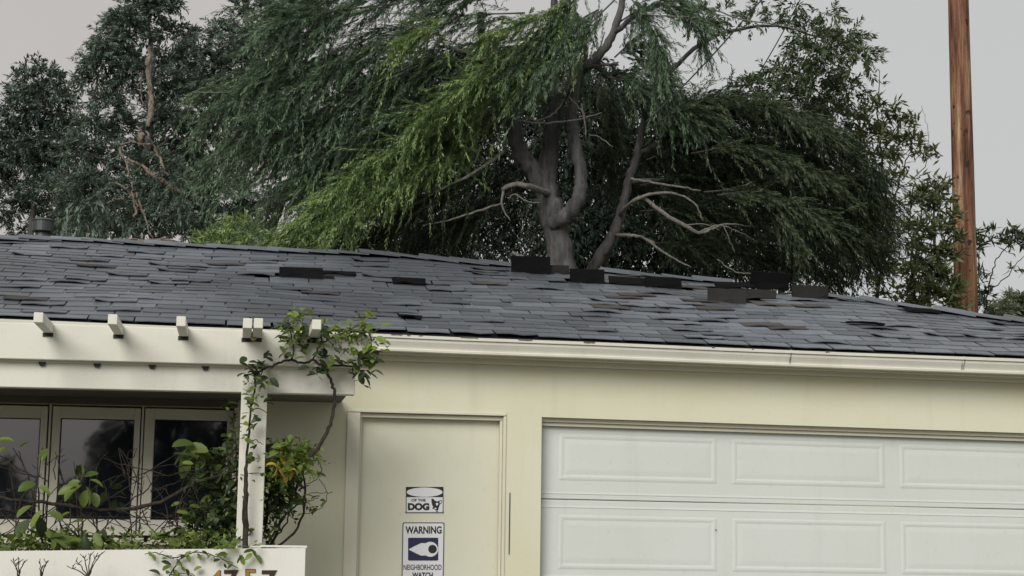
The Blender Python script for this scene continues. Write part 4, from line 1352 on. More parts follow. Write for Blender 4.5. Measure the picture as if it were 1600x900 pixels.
for pts, n, sp, tl in (
        ([(560, 30, 16.9), (490, 62, 16.8), (430, 98, 16.7), (375, 145, 16.6), (330, 188, 16.5)], 170, 11, 0.36),
        ([(640, 55, 16.9), (560, 85, 16.8), (490, 125, 16.7), (430, 168, 16.6), (378, 208, 16.5)], 170, 13, 0.36),
        ([(620, 5, 16.9), (540, 15, 16.8), (470, 30, 16.7), (428, 42, 16.6)], 130, 14, 0.34),
        ([(740, 90, 17.2), (650, 110, 17.1), (570, 150, 17), (480, 205, 16.9), (410, 250, 16.8)], 260, 18, 0.42),
        ([(760, 120, 17.3), (680, 150, 17.2), (600, 190, 17.1), (530, 235, 17), (480, 262, 16.9)], 240, 18, 0.42),
        ([(780, 60, 17.3), (690, 80, 17.2), (600, 120, 17.1), (510, 170, 17), (440, 220, 16.9)], 220, 18, 0.42),
        ([(820, 20, 17.3), (720, 25, 17.2), (620, 45, 17.1), (530, 80, 17), (450, 120, 16.9)], 260, 20, 0.42),
        ([(800, -20, 17.3), (700, -10, 17.2), (600, -10, 17.1), (480, 0, 17), (430, 20, 16.9)], 260, 22, 0.42),
        ([(960, 0, 16.9), (920, 40, 16.8), (880, 85, 16.7), (830, 130, 16.6)], 100, 20, 0.3),
        ([(900, -30, 17.0), (880, 20, 16.9), (850, 60, 16.8), (800, 100, 16.7)], 140, 20, 0.36),
        ([(980, -10, 17.2), (1010, 30, 17.1), (1030, 70, 17.1), (1035, 115, 17.0)], 90, 14, 0.3),
        ([(1010, 110, 17.4), (1040, 140, 17.3), (1070, 170, 17.2), (1110, 190, 17.2)], 90, 16, 0.3),
        ([(520, 150, 17.4), (450, 190, 17.4), (390, 225, 17.4), (330, 262, 17.4)], 110, 24, 0.4),
        ([(500, 60, 17.4), (430, 90, 17.4), (370, 120, 17.4), (320, 150, 17.4)], 100, 24, 0.4),
        ([(560, 240, 17.6), (500, 270, 17.6), (450, 300, 17.6), (420, 340, 17.6)], 90, 24, 0.4),
        ([(760, 160, 17.6), (690, 200, 17.5), (610, 240, 17.4), (540, 260, 17.3)], 160, 20, 0.42),
        ([(870, 60, 17.6), (820, 70, 17.5), (760, 80, 17.4), (700, 110, 17.3)], 160, 20, 0.42),
        ([(930, 80, 17.8), (900, 120, 17.7), (850, 140, 17.6), (800, 150, 17.5)], 130, 18, 0.4),
        ([(960, 40, 17.6), (1000, 15, 17.4), (1040, 5, 17.2), (1075, 20, 17.1)], 80, 14, 0.36),
        ([(960, 90, 17.8), (985, 70, 17.7), (1010, 80, 17.6), (1030, 110, 17.5)], 90, 16, 0.32),
        ([(950, 120, 17.9), (990, 130, 17.8), (1030, 150, 17.7), (1060, 180, 17.6)], 110, 18, 0.4),
        ([(880, -60, 17.5), (760, -70, 17.4), (600, -60, 17.2), (480, -50, 17)], 240, 34, 0.5),  # boughs high above the frame: unseen, added to dim the roof sheen
        ([(900, -120, 17.5), (760, -140, 17.4), (600, -140, 17.2), (500, -120, 17)], 240, 40, 0.5),
        ([(900, -60, 17.8), (960, -60, 17.7), (1010, -50, 17.6), (1050, -30, 17.5)], 130, 22, 0.4),
        ([(880, -160, 17.8), (960, -160, 17.7), (1030, -140, 17.6), (1070, -110, 17.5)], 150, 30, 0.4),
        ([(1040, -10, 17.4), (1068, 5, 17.4), (1085, 30, 17.4), (1100, 62, 17.4)], 50, 9, 0.28)):
    bough(f_m, wb, pts, n, sp, tl)
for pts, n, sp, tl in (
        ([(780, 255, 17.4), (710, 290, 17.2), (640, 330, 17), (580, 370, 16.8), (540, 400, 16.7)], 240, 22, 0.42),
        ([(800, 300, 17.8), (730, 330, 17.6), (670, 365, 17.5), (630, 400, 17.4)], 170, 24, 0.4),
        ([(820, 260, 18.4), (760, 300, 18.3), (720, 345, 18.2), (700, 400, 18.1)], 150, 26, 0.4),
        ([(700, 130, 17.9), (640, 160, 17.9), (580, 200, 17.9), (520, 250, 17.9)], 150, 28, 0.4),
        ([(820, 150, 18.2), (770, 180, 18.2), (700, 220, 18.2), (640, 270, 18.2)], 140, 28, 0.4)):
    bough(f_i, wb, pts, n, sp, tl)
f_i.build('shaded_crown', 'fern_dark', ft)  # shade inside the crown put into darker leaves of the same kind
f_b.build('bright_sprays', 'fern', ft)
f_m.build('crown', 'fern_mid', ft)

st_ = tree('leaning_tree', 960, 18.5, 'thinner leaning tree right of the grey trunk with a dark feathery crown')
g = Geo()
T2 = 18.2
for st in ([(918, 432, T2, 9.5), (940, 395, T2, 9), (962, 358, T2, 8.5), (974, 318, T2, 8), (984, 280, T2, 7.5), (1000, 225, T2, 6), (1010, 180, T2, 5), (1040, 120, T2, 4), (1110, 60, T2, 3.2), (1200, 40, T2, 2.2), (1290, 60, T2, 1.5)],
           [(998, 240, T2, 4.5), (1030, 225, T2, 4), (1070, 200, T2, 3.4), (1150, 170, T2, 3), (1240, 180, T2, 2)],
           [(985, 285, T2, 3.4), (1050, 280, T2, 3), (1150, 290, T2, 2.4), (1240, 320, T2, 1.5)],
           [(940, 440, T2 + .2, 6), (946, 410, T2 + .2, 5), (960, 370, T2 + .1, 4)]):
    limb(g, st, 8, 6, 0.006)
grow_base(g, 918, 432, T2, 9.5, -0.15)
g.build('trunk', 'bark', st_, True)
tw = 17.3
for st in ([(968, 335, T2, 4), (990, 314, tw, 3.4), (1020, 303, tw, 2.6), (1055, 303, tw, 2), (1085, 318, tw, 1.6), (1098, 345, tw, 1)], [(1004, 308, tw, 3.2), (1035, 332, tw, 3.6), (1065, 350, tw, 3.4), (1092, 363, tw, 3), (1112, 358, tw, 2.2), (1135, 350, tw, 1.6), (1174, 354, tw, 0.9)],
           [(1092, 363, tw, 1.8), (1120, 352, tw, 1.2), (1150, 360, tw, 0.9), (1185, 378, tw, 0.6)], [(1130, 352, tw, 1), (1140, 375, tw, 0.8), (1148, 395, tw, 0.6)], [(1068, 352, tw, 1), (1100, 350, tw, 0.9), (1125, 360, tw, 0.6)],
           [(962, 367, T2, 3.4), (985, 368, tw, 2.8), (1008, 373, tw, 2.4), (1030, 390, tw, 2), (1055, 405, tw, 1.6), (1080, 418, tw, 1)], [(1008, 373, tw, 1), (1022, 380, tw, 1), (1020, 392, tw, 0.6)],
           [(985, 278, tw, 2.2), (1020, 285, tw, 2), (1060, 292, tw, 1.8), (1095, 298, tw, 1.2)], [(1145, 293, tw, 1.2), (1165, 296, tw, 1.5), (1200, 305, tw, 1.4), (1240, 320, tw, 1.2), (1290, 335, tw, 0.9)],
           [(1148, 300, tw, 1.2), (1180, 312, tw, 1.4), (1215, 330, tw, 1.3), (1240, 355, tw, 1), (1255, 378, tw, 0.7)], [(1120, 405, tw, 0.8), (1150, 425, tw, 1.2), (1180, 428, tw, 0.9)],
           [(1108, 12, tw, 1.2), (1160, 30, tw, 1.2), (1210, 38, tw, 1), (1260, 50, tw, 0.8)]):
    gw = Geo()
    limb(gw, st, 6, 5, 0.0035)
    gw.build('twig', 'bark_pale', st_, True)
f_d, f_u, f_l = Foliage(), Foliage(), Foliage()
wb = (st_, 'bark_dark')
for pts, n, sp, tl in (
        ([(1005, 230, 18), (1050, 190, 17.8), (1110, 165, 17.6), (1200, 175, 17.4), (1280, 200, 17.3), (1330, 235, 17.2), (1362, 270, 17.1)], 400, 20, 0.42),
        ([(1010, 250, 18), (1080, 225, 17.8), (1180, 225, 17.6), (1280, 255, 17.4), (1330, 285, 17.3), (1370, 312, 17.2)], 380, 22, 0.42),
        ([(1000, 290, 18.2), (1090, 270, 18), (1180, 275, 17.8), (1270, 300, 17.6), (1330, 325, 17.5), (1365, 345, 17.4)], 360, 24, 0.42),
        ([(1000, 330, 18.4), (1090, 325, 18.2), (1180, 335, 18), (1270, 355, 17.9), (1350, 385, 17.8)], 320, 24, 0.42),
        ([(1010, 380, 18.6), (1100, 380, 18.5), (1200, 395, 18.4), (1300, 420, 18.3)], 220, 24, 0.4),
        ([(1100, 300, 17.2), (1160, 298, 17), (1220, 320, 16.9), (1290, 345, 16.8), (1355, 370, 16.7)], 130, 12, 0.34),
        ([(1060, 170, 17.6), (1120, 150, 17.5), (1170, 165, 17.4), (1230, 185, 17.3)], 120, 12, 0.36),
        ([(985, 130, 18.3), (1010, 150, 18.2), (1040, 180, 18.1), (1060, 225, 18)], 110, 18, 0.34),
        ([(940, 120, 18.6), (950, 150, 18.5), (955, 190, 18.5), (950, 240, 18.5)], 120, 20, 0.36),
        ([(930, 200, 19), (960, 215, 19), (1000, 225, 19), (1060, 250, 19)], 130, 22, 0.36),
        ([(930, 290, 19.2), (980, 290, 19.2), (1040, 300, 19.2), (1090, 330, 19.2)], 120, 22, 0.36),
        ([(1200, 300, 17), (1225, 330, 17), (1245, 365, 16.9), (1250, 385, 16.9)], 70, 14, 0.3)):
    bough(f_d, wb, pts, n, sp, tl)
for pts, n, sp, tl in (
        ([(1030, 190, 17.2), (1090, 160, 17), (1160, 155, 16.9), (1240, 175, 16.8), (1300, 205, 16.7)], 130, 12, 0.32),
        ([(1080, 240, 17.2), (1150, 230, 17), (1230, 250, 16.9), (1310, 285, 16.8)], 90, 12, 0.32),
        ([(1120, 305, 16.9), (1180, 300, 16.8), (1240, 320, 16.7), (1300, 350, 16.6)], 80, 10, 0.3),
        ([(1210, 320, 16.8), (1225, 345, 16.8), (1240, 375, 16.8)], 50, 11, 0.26)):
    bough(f_l, wb, pts, n, sp, tl)
f_l.build('lighter_sprays', 'fern_upper', st_)
for (x, y, rx_, ry_) in ((1255, 85, 20, 12), (1295, 72, 24, 14), (1322, 55, 22, 12), (1350, 92, 9, 4), (1220, 112, 20, 10), (1185, 140, 24, 12), (1245, 120, 20, 12), (1290, 112, 24, 12), (1275, 140, 30, 12), (1325, 140, 24, 9), (1285, 168, 20, 10), (1225, 150, 18, 8),
                         (1345, 88, 20, 9), (1265, 50, 18, 10), (1165, 140, 18, 10), (1132, 20, 12, 6), (1176, 32, 11, 5), (1214, 26, 13, 6), (1094, 30, 14, 12), (1240, 8, 14, 7), (1290, 18, 14, 6), (1110, 48, 8, 10), (1190, 8, 9, 6)):
    clump(f_u, x, y, 18.0 + random.uniform(-.5, .5), rx_, ry_, int(rx_ * ry_ / 5), 0.075, 0.022, 0.2, 13, 0.35, 0.15)
f_d.build('crown', 'fern_dark', st_)
f_u.build('upper_crown', 'fern_upper', st_)

# --- broad-leaved shrubs by the pole
def rosettes(fo, spots, Y, ll=0.15, lw=0.035, per=9):
    for (x, y, k) in spots:
        n = max(1, int(k * 1.5))
        s = Y / FPX
        base = np.array([list(at(x, y, Y))] * n) + rng.normal(0, 1, (n, 3)) * np.array([9, 12, 6.5]) * s
        nn = n * per
        b = np.repeat(base, per, axis=0) + rng.normal(0, 0.02, (nn, 3))
        D = unit(nn) * np.array([1, 1, 0.8]) + np.array([0, 0, 0.25])
        Nn = rng.normal(0, 0.5, (nn, 3)) + np.array([0, 0, 1.0])
        fo.add(b, D, Nn, ll * rng.uniform(0.6, 1.15, nn), lw * rng.uniform(0.7, 1.1, nn), np.clip(np.repeat(rng.uniform(0, 0.9, n), per) + rng.normal(0, 0.1, nn), 0, 0.99))

def shrub_tree(label, px, Y, stems, spots, m='loquat', ll=0.125, lw=0.032):
    t = tree('slender_tree', px, Y, label, 'slender broad-leaved trees near the pole')
    g = Geo()
    for st in stems:
        limb(g, st, 6, 5, 0.01)
    s0 = stems[0][0]
    grow_base(g, s0[0], s0[1], s0[2], s0[3])
    g.build('trunk', 'bark_dark', t, True)
    fo = Foliage()
    rosettes(fo, spots, Y, ll, lw)
    fo.build('crown', m, t)
Q = 18.6
shrub_tree('slender tree with yellowing top leaves right of the dark crown', 1385, Q,
           [[(1370, 470, Q, 3.5), (1378, 400, Q, 3), (1385, 320, Q, 2.4), (1378, 250, Q, 2), (1372, 190, Q, 1.4), (1374, 110, Q, 0.5)], [(1385, 330, Q, 1.8), (1405, 290, Q, 1.5), (1420, 245, Q, 1), (1440, 235, Q, .7)], [(1380, 400, Q, 1.6), (1360, 340, Q, 1.4), (1345, 280, Q, 1)],
            [(1378, 240, Q, 1.2), (1400, 205, Q, 1), (1410, 180, Q, .7)], [(1400, 300, Q, 0.8), (1445, 260, Q, 0.7), (1450, 205, Q, 0.4), (1440, 165, Q, 0.3)]],
           [(1372, 165, 7), (1350, 185, 8), (1395, 178, 9), (1415, 192, 9), (1365, 205, 10), (1390, 215, 12), (1420, 215, 9), (1440, 235, 6), (1345, 215, 7), (1400, 240, 10), (1375, 245, 8), (1350, 240, 6), (1385, 280, 9), (1410, 275, 5), (1395, 320, 7),
            (1370, 330, 6), (1400, 350, 6), (1385, 385, 7), (1400, 420, 7), (1375, 440, 7), (1360, 400, 6), (1395, 460, 6), (1450, 240, 2), (1365, 128, 1)])
shrub_tree('leafy slender tree just left of the pole', 1455, Q - 0.4,
           [[(1452, 480, Q - .4, 3), (1455, 420, Q - .4, 2.6), (1460, 360, Q - .4, 2), (1458, 300, Q - .4, 1.4)], [(1430, 470, Q - .4, 2), (1425, 400, Q - .4, 1.6), (1440, 330, Q - .4, 1)], [(1456, 410, Q - .4, 1.4), (1478, 370, Q - .4, 1.2), (1490, 330, Q - .4, .8)],
            [(1480, 470, Q - .4, 1.6), (1475, 420, Q - .4, 1.2), (1485, 380, Q - .4, 0.8)]],
           [(1440, 300, 10), (1465, 295, 10), (1455, 320, 12), (1430, 315, 6), (1480, 355, 9), (1490, 340, 6), (1420, 355, 8), (1445, 360, 9), (1430, 380, 9), (1465, 390, 10), (1485, 400, 9), (1440, 410, 12), (1420, 425, 9), (1470, 425, 12), (1490, 440, 10),
            (1450, 445, 12), (1425, 455, 10), (1475, 460, 12), (1440, 475, 10), (1490, 470, 8), (1478, 310, 3), (1500, 372, 6)], ll=0.14, lw=0.036)
shrub_tree('thin leafy stem just right of the pole', 1535, 20.5,
           [[(1535, 500, 20.5, 1.6), (1545, 455, 20.5, 1.4), (1552, 420, 20.5, 1.1), (1565, 395, 20.5, .9), (1600, 360, 20.5, .6)], [(1545, 455, 20.5, 1), (1575, 430, 20.5, .9), (1590, 410, 20.5, .7), (1612, 392, 20.5, .5)], [(1538, 480, 20.5, 1), (1528, 430, 20.5, 1), (1533, 370, 20.5, .6)]],
           [(1532, 365, 5), (1540, 372, 4), (1528, 382, 4), (1535, 440, 4), (1545, 455, 4), (1530, 470, 6), (1540, 480, 6), (1534, 430, 2), (1590, 370, 5), (1572, 372, 6), (1604, 378, 6), (1582, 385, 3), (1600, 422, 2)], 'fern_upper', 0.15, 0.034)
t = tree('distant_tree', 1590, 60, 'pale distant tree low at the right edge of the photo')
g = Geo()
limb(g, [(1592, 520, 60, 2), (1594, 490, 60, 1.5), (1598, 470, 60, 1)], 6)
grow_base(g, 1592, 520, 60, 2)
g.build('trunk', 'bark', t)
fo = Foliage()
for (x, y, rx_, ry_) in ((1590, 478, 16, 12), (1575, 492, 16, 10), (1605, 488, 18, 16), (1560, 498, 10, 6), (1625, 480, 20, 20), (1600, 505, 30, 10)):
    clump(fo, x, y, 60, rx_, ry_, 60, 0.28, 0.09, 0.6, 12, 0.3, 0.1)
fo.build('crown', 'far', t)
# across the street, behind the viewer: what the window glass mirrors
def mirror_px(px, py, Yb):
    p = at(px, py, WY + 0.07)
    d = (p - EYE).normalized()
    d.y = -d.y
    return p + d * ((Yb - p.y) / d.y)
t = root('street_tree', (mirror_px(250, 850, -26).x, -26, GROUND), 'dark tree across the street mirrored in the right window pane', 'tree')
g = Geo()
c_ = mirror_px(255, 700, -26)
g.tube([Vector((c_.x, -26, GROUND)), Vector((c_.x + 0.1, -26, 3)), Vector((c_.x - 0.2, -26, 7))], [0.3, 0.22, 0.08], 9)
g.build('trunk', 'bark_dark', t, True)
fo = Foliage()
for (x, y, r_) in ((190, 690, 34), (175, 745, 30), (225, 700, 40), (260, 650, 40), (300, 700, 44), (340, 660, 44), (230, 760, 40), (290, 780, 44), (350, 760, 44), (330, 600, 40), (260, 590, 34), (200, 800, 40), (255, 820, 40), (370, 820, 40), (390, 700, 44)):
    q = mirror_px(x, y, -26)
    u = unit(160)
    base = np.array(list(q)) + u * rng.uniform(0.4, 1, 160)[:, None] * r_ * 0.0165
    twigs(fo, base, u + rng.normal(0, 0.4, (160, 3)), 0.4, 12, 0.16, 0.07, 0.5)
fo.build('crown', 'backtree', t)
hg = root('street_hedge', (mirror_px(100, 850, -24).x, -24, GROUND), 'long dark hedge across the street mirrored low in the window panes', 'hedge')
fo = Foliage()
n = 3800
xa, xb = mirror_px(-250, 800, -24).x, mirror_px(420, 800, -24).x
base = np.stack([rng.uniform(min(xa, xb), max(xa, xb), n), -24 + rng.normal(0, 0.35, n), rng.uniform(GROUND, 1, n)], axis=1)
topz = mirror_px(60, 725, -24).z
base[:, 2] = GROUND + rng.uniform(0, 1, n) ** 0.6 * (topz - GROUND) * (0.9 + 0.12 * np.sin(base[:, 0] * 1.7) + 0.07 * np.sin(base[:, 0] * 4.1))
twigs(fo, base, unit(n), 0.4, 9, 0.15, 0.07, 0.4)
fo.build('foliage', 'backtree', hg)
g = Geo()
for k in range(5):
    x = xa + (xb - xa) * (k + 0.5) / 5
    h_ = Geo().tube([Vector((x, -24, GROUND)), Vector((x + 0.05, -24, 1.2)), Vector((x - 0.1, -24, 2.4))], [0.06, 0.05, 0.02], 6).build('stem', 'bark_dark', hg)
# low pale-green bush peeping over the ridge left of the sweeping bough
t = tree('pale_bush', 350, 19.5, 'low pale green bush peeping over the roof ridge on the left')
t['category'] = 'bush'
g = Geo()
limb(g, [(352, 420, 19.5, 2.5), (355, 385, 19.5, 2), (360, 360, 19.5, 1)], 6)
grow_base(g, 352, 420, 19.5, 2.5)
g.build('stem', 'bark', t)
fo = Foliage()
for (x, y, rx_, ry_) in ((345, 378, 24, 12), (375, 368, 22, 16), (400, 362, 18, 16), (362, 355, 12, 10), (392, 385, 26, 10), (330, 388, 18, 8)):
    clump(fo, x, y, 19.5, rx_, ry_, int(rx_ * ry_ / 9), 0.09, 0.02, 0.25, 14, 0.3, 0.1)
fo.build('foliage', 'fern', t)
#PLANTS#
# ------------------------------------------------------------------ plants on the planter and the pergola
def leaf_shape(name, wd, curl, fold, m, tip=1.0):
    """a single leaf of length 1 along +Y, midrib folded, tip bending down"""
    me = bpy.data.meshes.new(name)
    st = [(0.0, 0.05), (0.14, 0.55), (0.38, 0.96), (0.66, 0.98), (0.88, 0.62), (1.0, 0.06)]
    v, f = [], []
    for (y, w_) in st:
        z = -curl * y * y
        hw = wd * 0.5 * w_
        v += [(-hw, y, z + fold * hw), (0, y, z), (hw, y, z + fold * hw)]
    for k in range(len(st) - 1):
        a = k * 3
        f += [[a, a + 1, a + 4, a + 3], [a + 1, a + 2, a + 5, a + 4]]
    me.from_pydata(v, [], f)
    me.polygons.foreach_set('use_smooth', [True] * len(me.polygons))
    me.materials.append(M[m])
    return me

LM = {}
for m_, wd in (('vine', 0.5), ('vine_dark', 0.52), ('lemon', 0.56), ('yellow', 0.5)):
    LM[m_] = [leaf_shape('leaf', wd * random.uniform(0.9, 1.15), random.uniform(0.05, 0.45), random.uniform(0.1, 0.6), m_) for _ in range(4)]

def leaf(parent, p, d, size, m_):
    d = Vector(d).normalized()
    ref = Vector((random.gauss(0, 0.5), random.gauss(-0.5, 0.5), 1.0))
    x = d.cross(ref)
    if x.length < 0.05:
        x = d.cross(Vector((1, 0, 0)))
    x.normalize()
    z = x.cross(d)
    o = bpy.data.objects.new('leaf', random.choice(LM[m_]))
    COL.objects.link(o)
    adopt(o, parent)
    o.matrix_basis = Matrix(((x.x * size, d.x * size, z.x * size, p.x), (x.y * size, d.y * size, z.y * size, p.y), (x.z * size, d.z * size, z.z * size, p.z), (0, 0, 0, 1)))
    return o

def along(parent, pts, Y, n, size, off, mats, down=0.2, dy=0.04):
    """n leaves in pairs along a stem given in px"""
    q = smoothline(pts, 8)
    for k in range(n):
        t = (k + random.random()) / n * (len(q) - 1)
        i = min(int(t), len(q) - 2)
        p = q[i] + (q[i + 1] - q[i]) * (t - i)
        w_ = at(p[0] + random.gauss(0, off), p[1] + random.gauss(0, off), Y - abs(random.gauss(0, dy)))
        d = Vector((random.choice((-1, 1)) * random.uniform(0.4, 1), random.gauss(-0.35, 0.4), random.gauss(0.1 - down, 0.5)))
        leaf(parent, w_, d, 1.12 * size * Y / FPX * random.uniform(0.7, 1.25), random.choice(mats))

def stems(parent, lines, Y, m_='stem', name='stem', n=6, wob=0.003, sides=6):
    """each stem is a part of its own"""
    for st in lines:
        g = Geo()
        limb(g, [(p[0], p[1], p[3] if len(p) > 3 else Y, p[2]) for p in st], sides, n, wob)
        g.build(name, m_, parent, True)

VY = PY - 0.03
vine = root('climbing_vine', tuple(at(386, 862, 9.9)), 'leafy vine climbing the white post and looping over the pergola beam end', 'vine')
stems(vine, [[(384, 866, 4.6), (383, 800, 4.4), (384, 750, 3.2), (387, 700, 2), (391, 650, 1.6), (398, 612, 1.5), (400, 588, 1.5), (412, 577, 1.6), (432, 569, 1.8), (455, 563, 1.9), (474, 567, 1.9), (490, 563, 1.9), (505, 571, 2), (540, 572, 1.6), (565, 572, 1.2)],
             [(400, 590, 1.2), (394, 580, 1.2), (388, 572, 1)],
             [(484, 713, 3.2), (500, 695, 3.0), (514, 665, 2.8), (523, 632, 2.6), (522, 608, 2.4), (514, 588, 2.2), (503, 572, 2)],
             [(455, 563, 1.3), (459, 545, 1.2), (455, 525, 1.1), (452, 505, 0.8)], [(489, 563, 1.4), (497, 545, 1.3), (502, 530, 1.2), (503, 512, 1)], [(499, 540, 1.2), (515, 529, 1.1), (540, 530, 1), (562, 526, 0.9)],
             [(562, 572, 1.4), (578, 560, 1.4), (580, 535, 1.2), (572, 505, 1)], [(580, 545, 1), (588, 550, 0.9), (592, 555, 0.7)], [(560, 572, 1.1), (565, 585, 0.9), (562, 596, 0.6)],
             [(393, 640, 0.8), (405, 638, 0.8), (418, 645, 0.5)], [(388, 690, 0.8), (400, 688, 0.7), (412, 694, 0.5)]], VY)
VM = ['vine', 'vine', 'vine_dark', 'vine_dark']
along(vine, [(388, 735), (391, 690), (393, 650), (398, 612), (401, 588)], VY, 60, 11, 9, VM + ['lemon', 'vine'])
along(vine, [(380, 590), (390, 576), (405, 574), (425, 588)], VY, 20, 15, 6, ['vine_dark'])
along(vine, [(405, 572), (415, 560), (420, 553)], VY, 8, 13, 4, ['vine_dark'])
along(vine, [(453, 558), (458, 540), (453, 520), (455, 500)], VY, 32, 15, 8, VM + ['vine', 'lemon'])
along(vine, [(470, 500), (480, 492), (462, 498)], VY - 0.02, 12, 16, 6, ['lemon', 'vine'])
along(vine, [(460, 530), (480, 528), (500, 530)], VY, 22, 14, 7, VM)
along(vine, [(490, 555), (505, 550), (520, 548)], VY, 14, 14, 5, ['vine_dark', 'vine_dark', 'vine'])
along(vine, [(500, 520), (530, 518), (560, 515)], VY, 34, 13, 8, VM + ['vine', 'lemon'])
along(vine, [(545, 570), (560, 565), (575, 560), (582, 540), (576, 515), (568, 498)], VY - 0.02, 52, 16, 10, VM + ['lemon'])
along(vine, [(550, 572), (568, 570), (572, 582), (562, 594)], VY, 30, 14, 7, ['vine_dark'])
along(vine, [(584, 545), (594, 552), (590, 566)], VY, 10, 11, 4, ['vine_dark', 'vine'])
along(vine, [(485, 576), (500, 580), (515, 578)], VY, 12, 15, 5, ['vine_dark'])

# broad-leaved bush in front of the windows
bb = root('broad_leaf_bush', tuple(at(90, 866, 10.0)), 'bush with big bright broad leaves in the planter before the left windows', 'bush')
BY_ = 9.95
stems(bb, [[(130, 864, 1.6), (128, 820, 1.4), (126, 770, 1.1), (124, 745, 0.8)], [(70, 864, 1.6), (62, 800, 1.4), (60, 750, 1.2), (66, 700, 0.8)], [(20, 864, 1.4), (30, 790, 1.2), (46, 750, 1), (20, 700, 0.8)],
           [(46, 755, 1.0), (38, 730, 1), (28, 705, 0.7)], [(110, 864, 1.2), (90, 840, 1), (78, 830, 0.8)], [(126, 770, 0.8), (140, 762, 0.7), (148, 778, 0.5)], [(62, 800, 0.8), (52, 780, 0.8), (50, 762, 0.6)]], BY_)
for (x, y, sz, dx, dz, m_) in ((22, 690, 34, -1, 0.2, 'lemon'), (14, 700, 26, -1, -0.3, 'lemon'), (66, 722, 26, 0.1, 1, 'lemon'), (60, 716, 22, 0.5, 0.6, 'lemon'), (126, 752, 30, -1, -0.4, 'lemon'), (122, 746, 26, -0.6, 0.5, 'lemon'), (132, 745, 24, 0.8, 0.5, 'lemon'),
                                (128, 758, 40, -1, -0.7, 'lemon'), (134, 760, 34, 0.5, -1, 'lemon'), (120, 762, 32, -1, -0.2, 'lemon'), (140, 750, 26, 1, -0.2, 'lemon'), (146, 770, 26, 0.4, -1, 'lemon'), (128, 740, 20, 0.1, 1, 'lemon'), (136, 766, 30, -0.3, -1, 'lemon'),
                                (56, 756, 32, -1, -0.3, 'lemon'), (58, 760, 26, 1, -0.3, 'lemon'), (50, 790, 34, -0.8, -0.5, 'vine'), (66, 796, 38, -0.5, -0.9, 'vine'), (60, 806, 40, 0.3, -1, 'vine_dark'), (45, 812, 38, -0.6, -1, 'vine_dark'), (75, 800, 30, 1, -0.4, 'vine'),
                                (92, 828, 36, -1, -0.5, 'lemon'), (70, 832, 36, 1, -0.3, 'lemon'), (84, 842, 30, 0.8, -0.5, 'vine'), (118, 842, 36, -1, -0.3, 'lemon'), (110, 852, 28, 1, 0.1, 'lemon'), (132, 836, 34, 0.2, -1, 'vine_dark'), (148, 832, 28, 0.5, -1, 'vine'),
                                (170, 838, 30, 0.4, -1, 'vine'), (178, 846, 26, 0.6, -0.6, 'vine_dark'), (160, 842, 30, -0.5, -1, 'vine'), (110, 818, 26, 0.8, 0.3, 'vine'), (92, 812, 24, 0.6, 0.6, 'vine'), (22, 848, 24, -0.4, 0.8, 'lemon'), (10, 850, 24, 0.5, 0.8, 'lemon'),
                                (35, 852, 22, 0.7, 0.4, 'vine'), (2, 842, 22, -0.5, 0.8, 'vine'), (48, 850, 24, -0.8, 0.2, 'vine'), (30, 700, 20, 0.8, 0.6, 'vine'), (8, 690, 24, -1, 0.1, 'vine')):
    leaf(bb, at(x, y, BY_ - random.uniform(0, 0.12)), (dx, random.uniform(-0.6, 0.1), dz), 0.85 * sz * BY_ / FPX, m_)
for k in range(90):
    x = random.uniform(-20, 400) if k > 30 else random.uniform(-20, 150)
    leaf(bb, at(x, random.uniform(836, 860), 9.9 + random.uniform(-0.06, 0.35)), (random.gauss(0, 1), random.gauss(-0.3, 0.5), random.gauss(0.2, 0.6)), random.uniform(12, 26) * BY_ / FPX, random.choice(['lemon', 'vine', 'vine', 'vine_dark']))

# dark shrub left of the post, yellow-green shrub right of it
def shrub(name, label, base_px, stem_lines, blobs, Y):
    r_ = root(name, tuple(at(base_px[0], base_px[1], Y)), label, 'shrub')
    stems(r_, stem_lines, Y, n=5)
    for bl_ in blobs:
        (x, y, rx_, ry_, n, size, mats), fy = bl_[:7], (bl_[7] if len(bl_) > 7 else 0)
        for k in range(n):
            a, q = random.uniform(0, 6.283), math.sqrt(random.random())
            p = at(x + rx_ * q * math.cos(a), y + ry_ * q * math.sin(a), Y + fy + random.uniform(-0.16, 0.14) * (1 if not fy else 0.3))
            d = Vector((random.gauss(0, 1), random.gauss(-0.4, 0.6), random.gauss(-0.1, 0.7)))
            leaf(r_, p, d, size * Y / FPX * random.uniform(0.6, 1.3), random.choice(mats))
    return r_

shrub('dark_shrub', 'dense dark green shrub in the planter just left of the white post', (330, 862),
      [[(340, 864, 2), (335, 800, 1.6), (325, 740, 1.2), (310, 700, 0.8)], [(360, 864, 2), (362, 800, 1.5), (358, 740, 1.2), (352, 690, 0.8)], [(320, 864, 1.6), (300, 820, 1.2), (288, 785, 0.8)], [(372, 864, 1.6), (374, 800, 1.2), (370, 730, 1), (366, 650, 0.6)]],
      [(335, 730, 40, 30, 56, 17, ['vine_dark', 'vine_dark', 'vine']), (350, 780, 36, 40, 76, 18, ['vine_dark', 'vine_dark', 'vine_dark', 'vine']), (320, 815, 48, 32, 70, 20, ['vine_dark', 'vine_dark', 'vine']), (358, 830, 30, 24, 36, 18, ['vine_dark', 'vine']),
       (300, 706, 18, 12, 10, 30, ['vine', 'lemon']), (326, 704, 10, 10, 5, 26, ['vine', 'lemon']), (362, 690, 16, 24, 18, 14, ['vine_dark', 'vine']), (356, 640, 14, 14, 8, 16, ['vine_dark', 'vine']), (286, 790, 14, 8, 5, 24, ['vine', 'lemon'])], 10.2)
